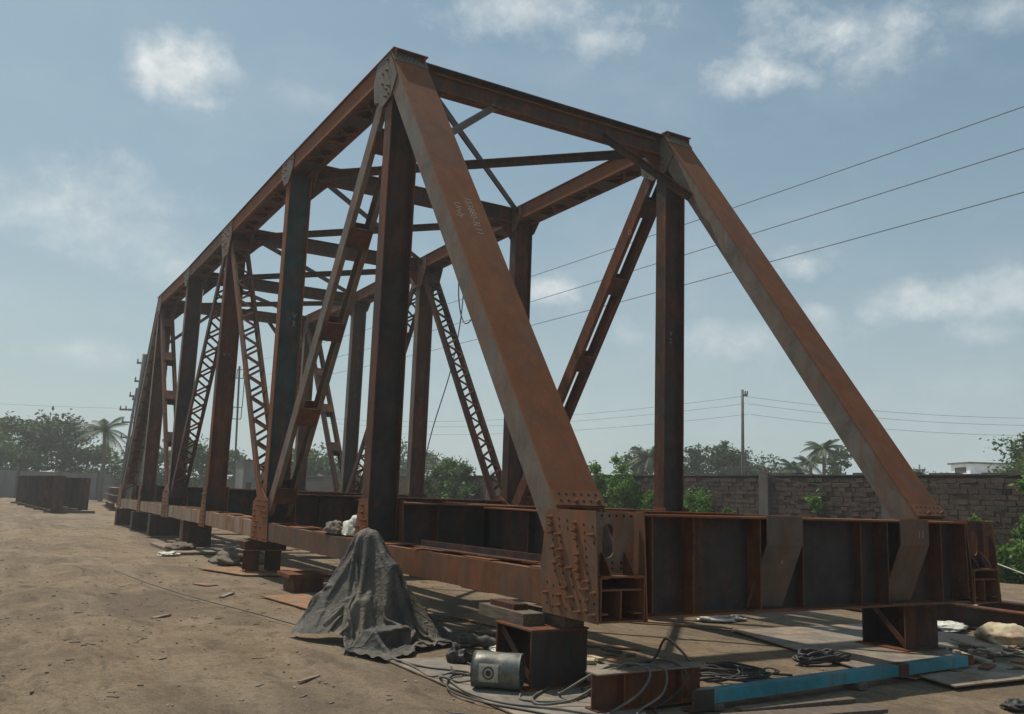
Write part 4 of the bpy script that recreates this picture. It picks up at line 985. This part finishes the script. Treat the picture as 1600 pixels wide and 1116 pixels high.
# pebbles, clods and chips scattered over the yard
rnd = random.Random(21); mb = MB()
ico = [(-0.53, 0, 0.85), (0.53, 0, 0.85), (-0.53, 0, -0.85), (0.53, 0, -0.85), (0, 0.85, 0.53), (0, 0.85, -0.53), (0, -0.85, 0.53), (0, -0.85, -0.53), (0.85, 0.53, 0), (-0.85, 0.53, 0), (0.85, -0.53, 0), (-0.85, -0.53, 0)]
icf = [(0, 4, 1), (0, 9, 4), (9, 5, 4), (4, 5, 8), (4, 8, 1), (8, 10, 1), (8, 3, 10), (5, 3, 8), (5, 2, 3), (2, 7, 3), (7, 10, 3), (7, 6, 10), (7, 11, 6), (11, 0, 6), (0, 1, 6), (6, 1, 10), (9, 0, 11), (9, 11, 2), (9, 2, 5), (7, 2, 11)]
for i in range(5200):
    if i < 2200: x, y = rnd.uniform(-4.5, 6), rnd.uniform(3.4, 8.2)
    elif i < 3800: x, y = rnd.uniform(5, 34), rnd.uniform(2.6, 10)
    else: x, y = rnd.uniform(-3, 9), rnd.uniform(-5, 4)
    r = 0.003+0.016*rnd.random()**9
    if x > 8: r *= 1.5
    z = gz(x, y); k = [r*rnd.uniform(0.6, 1.3) for _ in range(3)]
    mb.add([(x+v[0]*k[0], y+v[1]*k[1], z+r*0.35+v[2]*k[2]*0.6) for v in ico], icf)
for i in range(330):
    x, y = (rnd.uniform(-4.5, 9), rnd.uniform(3.5, 8.2)) if i < 210 else (rnd.uniform(9, 36), rnd.uniform(2.8, 9))
    L, w, a = 0.012+0.06*rnd.random()**3*(1.6 if x > 9 else 1), rnd.uniform(0.004, 0.012), rnd.uniform(0, PI)
    d = Vector((math.cos(a), math.sin(a), 0)); mb.ob((x, y, gz(x, y)+0.004), d*L, Vector((-d.y, d.x, 0))*w, (0, 0, 0.004), 1)
mb.build('gravel', ['clod', 'cloth_brown'], kind='stuff', label='scattered clods and chips on the dirt', cat='gravel')

# ================================================================== BRICK WALL (right)
WY, WT, WH = -15.0, 0.30, 2.66
wall = thing('brick_wall', (30, WY, 0), 'long dark weathered brick boundary wall behind the bridge', 'wall')
X0, X1 = -12.0, 92.0
MB().box(X0, X1, WY-WT, WY-0.02, -0.1, WH-0.03).build('mortar_core', 'mortar', wall)
BW, BHt = 0.305, 0.142
bv = []
for q in range(7):
    r_ = random.Random(100+q); mb = MB(); mb.box(-BW/2+0.006, BW/2-0.006, -0.03, 0.0, -BHt/2+0.005, BHt/2-0.005)
    mb.v = [(v[0]+r_.uniform(-0.006, 0.006), v[1]+(r_.uniform(-0.006, 0.010) if v[1] > -0.01 else 0), v[2]+r_.uniform(-0.006, 0.006)) for v in mb.v]
    bv.append(mb.mesh('brick', 'brick'))
rb = random.Random(5); rest = MB(); single = 0
nrow = int(WH/BHt)
for row in range(nrow):
    x = X0+rb.random()*BW; z = (row+0.5)*BHt
    while x < 60:
        L = BW*rb.uniform(0.78, 1.22); xc = x+L/2; dz = rb.uniform(-0.006, 0.006)
        near = 6.0 < xc < 14.3 and row >= 8
        gap = rb.random() < 0.03
        if near and single < 300:
            o = bpy.data.objects.new('brick', bv[rb.randrange(7)]); COL.objects.link(o); o.parent = wall; o.scale = (L/BW, 1, rb.uniform(0.93, 1.04))
            o.location = Vector((xc, WY+rb.uniform(-0.004, 0.026)-(0.02 if gap else 0), z+dz))-BASE[wall.name]; o.rotation_euler = (0, rb.uniform(-0.018, 0.018), rb.uniform(-0.02, 0.02)); single += 1
        elif not gap:
            y = WY+rb.uniform(-0.004, 0.026); rest.box(xc-L/2+0.006, xc+L/2-0.006, WY-0.03, y, z+dz-BHt/2+0.006, z+dz+BHt/2-0.006)
        x += L
rest.build('brick_courses', 'brick', wall, kind='stuff')
mb = MB(); r_ = random.Random(3); x = X0
while x < X1:
    L = r_.uniform(0.25, 0.9); h = r_.uniform(0.02, 0.10); mb.box(x, x+L-0.01, WY-WT-0.02, WY+0.03, WH-0.03, WH-0.03+h); x += L
mb.build('coping', 'concrete', wall)
for x in (-4.6, 0.4, 5.3, 10.0, 14.72, 19.5, 24.2, 28.9, 33.6, 38.3, 43, 48, 53):
    pl = MB().box(x-0.20, x+0.20, WY-WT-0.05, WY+0.12, -0.1, WH+0.03).build('pillar', 'concrete', wall)
    mb = MB()
    for i in range(6):
        xx = x-0.15+0.06*i; mb.tube([(xx, WY-0.1+0.05*(i % 2), WH), (xx+0.02*math.sin(i*2.1), WY-0.1, WH+0.22+0.08*math.sin(i*1.7))], 0.008, 5)
    mb.build('rebar', 'brown', pl)
# sagging wire along the wall
cable([(14.7, WY+0.15, 2.63), (12.9, WY+0.16, 2.38), (11.2, WY+0.15, 2.40), (9.9, WY+0.15, 2.62)], 0.006, 'concrete', 'thin cable sagging between two wall pillars', cat='cable')
cable([(9.9, WY+0.15, 2.62), (8.4, WY+0.16, 2.36), (7.2, WY+0.15, 2.50), (6.0, WY+0.14, 2.66)], 0.006, 'concrete', 'thin cable sagging along the wall at right', cat='cable')
cable([(8.2, -12.5, 1.15), (6.8, -12.2, 0.95), (5.2, -11.8, 0.62), (3.5, -11.5, 0.2)], 0.012, 'cloth_white', 'pale guy rope slanting down from the creeper at right', cat='rope')

# ================================================================== far wall at the end of the yard (left)
t = thing('panel_wall', (82, 8, 0), 'grey precast panel wall closing the yard far left', 'wall')
for i in range(16):
    y = -14+3.2*i
    MB().box(82, 82.12, y+0.13, y+3.07, -0.05, 2.35).build('panel', 'palewall', t)
    MB().box(81.93, 82.2, y-0.12, y+0.12, -0.05, 2.55).build('post', 'concrete', t)
t = thing('sheet_shed', (62.5, -9.5, 0), 'pale sheet-walled hut seen between the far trusses', 'shed')
MB().box(61, 63.5, -9.85, -9.05, 0, 3.6).build('wall', 'palewall', t); MB().box(60.8, 63.7, -9.95, -8.95, 3.6, 3.68).build('roof', 'concrete', t)
MB().box(60.985, 61.0, -9.7, -9.3, 0.02, 2.0).build('door', 'dark', t)
# white building behind the wall at right
bx, by = 50.2, -84.8
t = thing('white_building', (bx, by, 0), 'small white flat-roofed building behind the wall at right', 'building')
dv = Vector((-0.505, -0.863, 0)); nv = Vector((0.863, -0.505, 0))
def bb(c, a, b, h0, h1, nm, mt, par=t):
    return MB().ob((c.x, c.y, (h0+h1)/2), dv*a, nv*b, (0, 0, (h1-h0)/2)).build(nm, mt, par)
c = Vector((bx, by, 0)); bb(c, 4.2, 5.0, 0, 5.25, 'ground_storey', 'white'); bb(c, 4.4, 5.2, 5.25, 5.5, 'parapet', 'white')
c2 = c-dv*0.0; bb(c2, 1.9, 2.0, 5.5, 6.75, 'roof_room', 'white'); bb(c2, 2.2, 2.3, 6.75, 6.92, 'roof_slab', 'concrete')
bb(c2-dv*1.91, 0.015, 1.2, 5.8, 6.4, 'window', 'hole')

# ================================================================== poles and wires
def pole(name, x, y, h, r, label, arms, mat='pole', lean=(0, 0)):
    t = thing(name, (x, y, 0), label, 'utility pole', 'utility poles')
    mb = MB(); mb.tube([(x, y, -0.1), (x+lean[0]*0.5, y+lean[1]*0.5, h*0.5), (x+lean[0], y+lean[1], h)], r, 8, radii=[r*1.25, r*1.1, r*0.85]); mb.build('shaft', mat, t, smooth=True)
    av = Vector((-0.505, -0.863, 0))
    for z, L, side in arms:
        b = Vector((x+lean[0]*z/h, y+lean[1]*z/h, z)); u = av*side
        mb = MB(); mb.ob(b+u*(L/2 if side else 0)+(av*0 if side else Vector((0, 0, 0))), (av if not side else u)*(L/2), Vector((-av.y, av.x, 0))*0.05, (0, 0, 0.06)); ar = mb.build('cross_arm', mat, t)
        mb = MB()
        for e in ((-0.9, 0.9) if not side else (0.55, 0.95)):
            q = b+(av if not side else u)*(L/2*e if not side else L*e)+Vector((0, 0, 0.06)); mb.cyl(q, q+Vector((0, 0, 0.22)), 0.05, 0.035, 8); mb.build('insulator', 'concrete', ar); mb = MB()
    return t
pole('utility_pole', 33.3, -32.7, 8.75, 0.095, 'tall utility pole rising behind the brick wall', [(8.4, 0.32, 1)])
pole('utility_pole', 56.9, -0.56, 10.1, 0.17, 'stout pole with short arms against the far end post', [(9.5, 0.9, 0), (8.3, 0.9, 0), (7.1, 0.9, 0), (5.9, 0.8, 0)], lean=(-1.5, -0.05))
pole('utility_pole', 63.9, -0.9, 8.5, 0.10, 'thin electric pole with brackets left of the far end post', [(7.9, 0.9, 0), (6.9, 1.0, -1), (6.0, 1.4, 0), (4.9, 1.2, 0)], lean=(-1.6, -0.3))
pole('utility_pole', 62.8, -92.9, 7.3, 0.12, 'small far pole with spread arms near the white building', [(6.7, 1.5, 0), (6.1, 1.2, 0)])
pole('utility_pole', 60.4, -93.7, 6.4, 0.12, 'left leg of the far H-frame pole', [(6.2, 1.6, 0)])
pole('utility_pole', 59.2, -95.2, 6.4, 0.12, 'right leg of the far H-frame pole', [(6.2, 1.6, 0)])
t = thing('lattice_mast', (55.5, -7.2, 0), 'slim mast with stacked square frames seen between the far posts', 'mast')
mb = MB(); mb.tube([(55.5, -7.2, 0), (54.3, -6.55, 9.8)], 0.07, 8); mb.build('shaft', 'pole', t)
av = Vector((-0.505, -0.863, 0))
for z0, z1, w in ((7.0, 9.0, 0.32), (6.2, 7.0, 0.30), (9.0, 9.6, 0.22)):
    mb = MB(); b = Vector((54.55, -6.7, 0))
    for e in (-1, 1): mb.cyl(b+av*w*e+Vector((0, 0, z0)), b+av*w*e+Vector((0, 0, z1)), 0.03)
    for z in (z0, z1): mb.cyl(b-av*w+Vector((0, 0, z)), b+av*w+Vector((0, 0, z)), 0.03)
    mb.build('frame', 'pole', t)
def wire(a, b_, sag, r, label):
    a, b_ = Vector(a), Vector(b_); pts = [a.lerp(b_, i/24)-Vector((0, 0, sag*4*(i/24)*(1-i/24))) for i in range(25)]
    mb = MB(); mb.tube(pts, r, 5); mb.build('overhead_wire', 'wire', label=label, cat='wire', group='overhead wires')
wire((-20, -20, 14.60), (110, -20, 17.6), 0.9, 0.018, 'uppermost of the three overhead wires crossing the right sky')
wire((-20, -20, 13.40), (110, -20, 15.5), 0.9, 0.018, 'middle of the three overhead wires crossing the right sky')
wire((-20, -20, 12.00), (110, -20, 13.9), 0.9, 0.018, 'lowest of the three overhead wires crossing the right sky')
for i, (dz, nm) in enumerate(((8.35, 'upper'), (7.9, 'second'), (7.25, 'lower'))):
    wire((33.3, -32.8-0.2*i, dz), (78, -20, dz+0.3), 0.9, 0.010, '%s thin line running left from the pole behind the wall' % nm)
    wire((33.3, -33.0-0.2*i, dz), (18, -62, dz+0.4), 0.9, 0.010, '%s thin line running right from the pole behind the wall' % nm)
wire((62.6, -1.1, 7.0), (74, 30, 8.3), 0.6, 0.008, 'thin line leaving the far left pole')

# ================================================================== vegetation
def leaf_quads(mb, c, n, r, size, rnd, flat=1.0, mi=0):
    for _ in range(n):
        while True:
            p = Vector((rnd.uniform(-1, 1), rnd.uniform(-1, 1), rnd.uniform(-1, 1)))
            if p.length <= 1: break
        p = Vector((rnd.gauss(0, 0.6), rnd.gauss(0, 0.6), rnd.gauss(0, 0.6)))
        p = Vector((p.x*r[0], p.y*r[1], p.z*r[2]))+c
        a = Vector((rnd.gauss(0, 1), rnd.gauss(0, 1), rnd.gauss(0, 0.6))).normalized(); b = a.orthogonal().normalized(); b = (b*math.cos(rnd.random()*6)+a.cross(b)*math.sin(rnd.random()*6))
        b = (b-a*b.dot(a)).normalized(); s = size*rnd.uniform(0.6, 1.3)
        mb.v += [tuple(p-a*s), tuple(p+b*s*0.45), tuple(p+a*s), tuple(p-b*s*0.45)]
        o = len(mb.v)-4; mb.f.append((o, o+1, o+2, o+3)); mb.m.append(mi)
def tree(x, y, h, sp, seed, label, mat='leaf_dark', clumps=26, leaves=150, size=0.22, bare=0.35, name='leafy_tree', group='trees beyond the walls'):
    rnd = random.Random(seed); t = thing(name, (x, y, 0), label, 'tree', group)
    tr = MB(); cr = MB(); r0 = h*0.018+0.05
    top = Vector((x+rnd.uniform(-0.4, 0.4), y+rnd.uniform(-0.4, 0.4), h*0.7))
    tr.tube(crom([(x, y, -0.1), (x+rnd.uniform(-0.2, 0.2), y, h*0.3), tuple(top)], 4), r0, 7, radii=[r0*(1.25-0.8*i/8) for i in range(9)])
    lobes = []
    for i in range(max(5, clumps//3)):     # limbs, each carrying a few uneven clumps
        a = 2*PI*i/max(5, clumps//3)*1.618*2+rnd.uniform(-0.4, 0.4); zz = h*(bare+(0.97-bare)*rnd.random()**0.8)
        k = math.sin(PI*min(max((zz/h-bare*0.7)/(1.08-bare*0.7), 0.08), 0.95))**0.55
        e = Vector((x+sp*k*rnd.uniform(0.35, 0.95)*math.cos(a), y+sp*k*rnd.uniform(0.35, 0.95)*math.sin(a), zz))
        s0 = Vector((x, y, h*rnd.uniform(0.22, 0.5))); mid = s0.lerp(e, 0.55)+Vector((rnd.uniform(-0.3, 0.3), rnd.uniform(-0.3, 0.3), 0.2))
        tr.tube([s0, mid, e], 0.05, 5, radii=[r0*0.5, r0*0.3, r0*0.1]); lobes.append((mid, e))
    for mid, e in lobes:
        for j in range(9):
            c = mid.lerp(e, rnd.uniform(0.35, 1.15))+Vector((rnd.gauss(0, 1), rnd.gauss(0, 1), rnd.gauss(0, 0.55)))*sp*0.16
            rr = sp*rnd.uniform(0.07, 0.20)
            n = int(leaves*clumps/len(lobes)/9*rnd.uniform(0.5, 1.5))
            for _ in range(n):
                p = c+Vector((rnd.gauss(0, rr), rnd.gauss(0, rr), rnd.gauss(0, rr*0.55)))
                d1 = Vector((rnd.gauss(0, 1), rnd.gauss(0, 1), rnd.gauss(0, 0.6))).normalized(); b = d1.orthogonal().normalized(); th = rnd.random()*6.28
                b = b*math.cos(th)+d1.cross(b)*math.sin(th); q = size*rnd.uniform(0.5, 1.25); o = len(cr.v)
                cr.v += [tuple(p-d1*q), tuple(p+b*q*0.45), tuple(p+d1*q), tuple(p-b*q*0.45)]; cr.f.append((o, o+1, o+2, o+3)); cr.m.append(0)
    tr.build('trunk', 'bark', t, smooth=True); cr.build('crown', mat, t)
    return t
def palm(x, y, h, fl, seed, label, n=20):
    rnd = random.Random(seed); t = thing('palm_tree', (x, y, 0), label, 'palm tree', 'palms beyond the walls')
    tr = MB(); lx = rnd.uniform(-0.5, 0.5); pts = crom([(x, y, -0.1), (x+lx*0.4, y, h*0.5), (x+lx, y+0.2, h)], 5); tr.tube(pts, 0.14, 8, radii=[0.19-0.07*i/(len(pts)-1) for i in range(len(pts))]); tr.build('trunk', 'bark', t, smooth=True)
    cr = MB(); top = Vector((x+lx, y+0.2, h))
    for i in range(n):
        a = 2*PI*i/n*2.4+rnd.uniform(-0.2, 0.2); el = rnd.uniform(-0.25, 1.15); L = fl*rnd.uniform(0.85, 1.15)
        dh = Vector((math.cos(a), math.sin(a), 0)); prev = top
        for k in range(1, 13):
            u = k/12; p = top+dh*(L*u*math.cos(el*0.8))+Vector((0, 0, L*(u*math.sin(el)-0.62*u*u*(1.1-0.3*el))))
            d = (p-prev).normalized(); sd = d.cross(Vector((0, 0, 1))); sd = sd.normalized() if sd.length > 0.01 else Vector((1, 0, 0))
            cr.tube([prev, p], 0.025, 4)
            for s in (-1, 1):
                ll = fl*0.28*math.sin(PI*min(0.98, 0.15+0.8*u))
                for qq in (0.0, 0.5):
                    b = prev.lerp(p, qq); e = b+sd*s*ll*0.75+d*ll*0.55-Vector((0, 0, ll*0.45)); w = d*0.055
                    o = len(cr.v); cr.v += [tuple(b-w), tuple(b+w), tuple(e)]; cr.f.append((o, o+1, o+2)); cr.m.append(0)
            prev = p
    cr.build('crown', 'leaf_palm', t)
tree(97, 9.6, 7.4, 5.0, 1, 'hazy spreading tree at the far left edge of the yard', clumps=40, leaves=170, size=0.26, bare=0.3)
tree(91, 3.4, 7.7, 4.4, 2, 'hazy tall tree behind the panel wall, second from the left', clumps=40, leaves=170, size=0.26, bare=0.3)
tree(87, 7.2, 5.4, 4.2, 3, 'hazy low tree in front of the two tall ones far left', 'leaf_mid', clumps=30, leaves=170, size=0.24, bare=0.1)
tree(90, -0.6, 5.0, 3.6, 4, 'low hazy tree under the far left palm', 'leaf_mid', clumps=30, leaves=170, size=0.24, bare=0.1)
tree(86, 12.5, 5.0, 4.2, 24, 'low hazy tree leaning in at the left picture edge', 'leaf_mid', clumps=30, leaves=170, size=0.24, bare=0.1)
tree(84, -5.2, 5.2, 3.8, 5, 'hazy tree seen between the far bridge posts', clumps=30, leaves=160, size=0.24, bare=0.1)
tree(78, -9.6, 5.4, 3.6, 6, 'hazy bushy tree behind the slim mast', 'leaf_mid', clumps=30, leaves=160, size=0.24, bare=0.1)
tree(75, -18.5, 5.4, 4.2, 7, 'hazy green tree seen behind the open diagonals', 'leaf_mid', clumps=36, leaves=170, size=0.24, bare=0.05)
tree(84, -32.5, 7.0, 4.8, 8, 'hazy tree beyond the wall left of the creeper bush', clumps=36, leaves=170, size=0.25, bare=0.12)
palm(76, -0.9, 6.0, 2.7, 11, 'coconut palm far left beside the utility pole')
tree(51.6, -39.4, 6.2, 2.6, 12, 'dark tree behind the wall left of the far truss post', clumps=30, leaves=170, size=0.17, bare=0.2)
palm(49.8, -39.0, 5.2, 2.2, 13, 'palm crown in front of the dark tree left of the far post')
tree(51.6, -42.3, 6.3, 2.2, 25, 'leafy tree hidden partly by the far truss post', clumps=24, leaves=160, size=0.17, bare=0.2)
tree(50.4, -44.2, 6.9, 2.2, 14, 'tall airy tree behind the wall right of the far truss post', clumps=24, leaves=150, size=0.17, bare=0.35)
tree(49.2, -46.6, 6.5, 2.2, 15, 'second airy tree with clumped top next to the first', clumps=24, leaves=150, size=0.17, bare=0.3)
tree(57, -53.0, 6.2, 3.4, 16, 'round dark tree left of the utility pole behind the wall', clumps=36, leaves=170, size=0.19, bare=0.1)
tree(55.4, -56.0, 6.2, 3.2, 17, 'round dark tree right of the utility pole behind the wall', clumps=36, leaves=170, size=0.19, bare=0.1)
tree(54.0, -58.8, 5.2, 2.6, 26, 'low dark tree trailing off right of the utility pole', clumps=26, leaves=160, size=0.19, bare=0.1)
palm(41.4, -49.6, 6.2, 1.95, 18, 'tall coconut palm behind the wall near the right end post')
palm(47.5, -55.6, 5.4, 2.0, 27, 'third coconut palm behind the tall one near the right end post', 18)
palm(44.5, -50.3, 4.7, 1.9, 19, 'shorter coconut palm left of the tall one', 18)
tree(45.0, -55.8, 6.7, 2.1, 20, 'slender tree right of the tall coconut palm', clumps=22, leaves=150, size=0.18, bare=0.3)
tree(46, -61.5, 5.2, 2.0, 23, 'low dark tree just left of the right end post', clumps=20, leaves=150, size=0.18, bare=0.15)
tree(16.7, -36.3, 5.6, 2.1, 21, 'spreading tree at the right edge behind the wall', 'leaf_mid', clumps=36, leaves=430, size=0.12, bare=0.5)
tree(56, -84.0, 6.3, 2.2, 22, 'dark tree beside the small white building', clumps=20, leaves=140, size=0.22, bare=0.2)
def creeper(cx, w, z0, z1, n, seed, label, y=WY+0.05, th=0.5, size=0.075, mat='leaf_bright', top=0.0):
    """leafy mass growing on the wall: clumps over a patch, hanging runners below"""
    rnd = random.Random(seed); t = thing('creeper_bush', (cx, y, 0), label, 'creeper', 'creepers on the brick wall'); lf = MB(); st = MB()
    k = max(6, n//170)
    for i in range(k):
        u = rnd.uniform(-1, 1); v = rnd.random(); env = math.sqrt(max(0.05, 1-u*u))
        c = Vector((cx+u*w, y+rnd.uniform(0.05, th), z0+(z1+top-z0)*v*(0.45+0.55*env))); r = rnd.uniform(0.18, 0.42)*min(1, w)
        leaf_quads(lf, c, n//k, (r, r*0.7, r*0.75), size, rnd)
        if i % 3 == 0: st.tube([(cx+u*w*0.6, y+0.04, 0.0), (cx+u*w*0.8, y+0.06, c.z*0.5), tuple(c)], 0.012, 4)
    st.build('stem', 'bark', t); lf.build('foliage', mat, t)
creeper(22.75, 1.35, 0.6, 2.95, 9500, 31, 'bright green creeper mound spilling over the wall beside the end post', th=0.8, top=0.35)
creeper(21.0, 0.8, 0.5, 2.1, 3200, 32, 'thin creeper patch on the wall left of the far post', th=0.35)
creeper(20.25, 0.22, 0.6, 2.45, 1100, 33, 'slanting creeper runner on the wall left of the far post', th=0.3)
creeper(17.75, 0.75, 0.5, 2.0, 4200, 34, 'bright green bush at the wall right of the far post', th=0.6)
creeper(16.2, 0.3, 0.9, 1.6, 700, 35, 'small tuft on the wall left of the concrete pillar', th=0.3)
creeper(12.6, 0.5, 1.0, 1.9, 800, 36, 'scraggly green plant on the wall behind the end girder', th=0.3)
creeper(5.5, 0.55, 1.2, 2.4, 1700, 37, 'leafy creeper at the right edge hanging over the wall', th=0.5, top=0.5)
creeper(6.3, 0.7, 0.0, 0.9, 1900, 38, 'low weeds at the wall foot beyond the end girder', th=0.9)
creeper(7.2, 0.3, 0.6, 1.7, 420, 39, 'small creeper tufts on the wall right of the end post', th=0.3)
creeper(37.0, 2.6, 0.5, 3.0, 11000, 40, 'large dark green creeper mound on the wall seen between the posts', th=1.0, size=0.10, mat='leaf_mid', top=0.4)
creeper(48.0, 2.6, 0.5, 2.6, 4000, 41, 'creeper on the far wall seen past the open diagonals', th=0.8, size=0.12, mat='leaf_mid', top=0.3)

# ================================================================== haze in the air
hb = MB().box(-40, 230, -170, 90, -1.5, 16.5)
me = hb.mesh('haze', 'wire'); me.materials.clear()
m = bpy.data.materials.new('dusty_air'); m.use_nodes = True; t = m.node_tree; t.nodes.clear()
pv = t.nodes.new('ShaderNodeVolumePrincipled'); pv.inputs['Color'].default_value = (0.80, 0.84, 0.85, 1); pv.inputs['Density'].default_value = 0.0015; pv.inputs['Anisotropy'].default_value = 0.35
mo = t.nodes.new('ShaderNodeOutputMaterial'); t.links.new(pv.outputs[0], mo.inputs['Volume'])
me.materials.append(m); link('haze', me, kind='stuff')
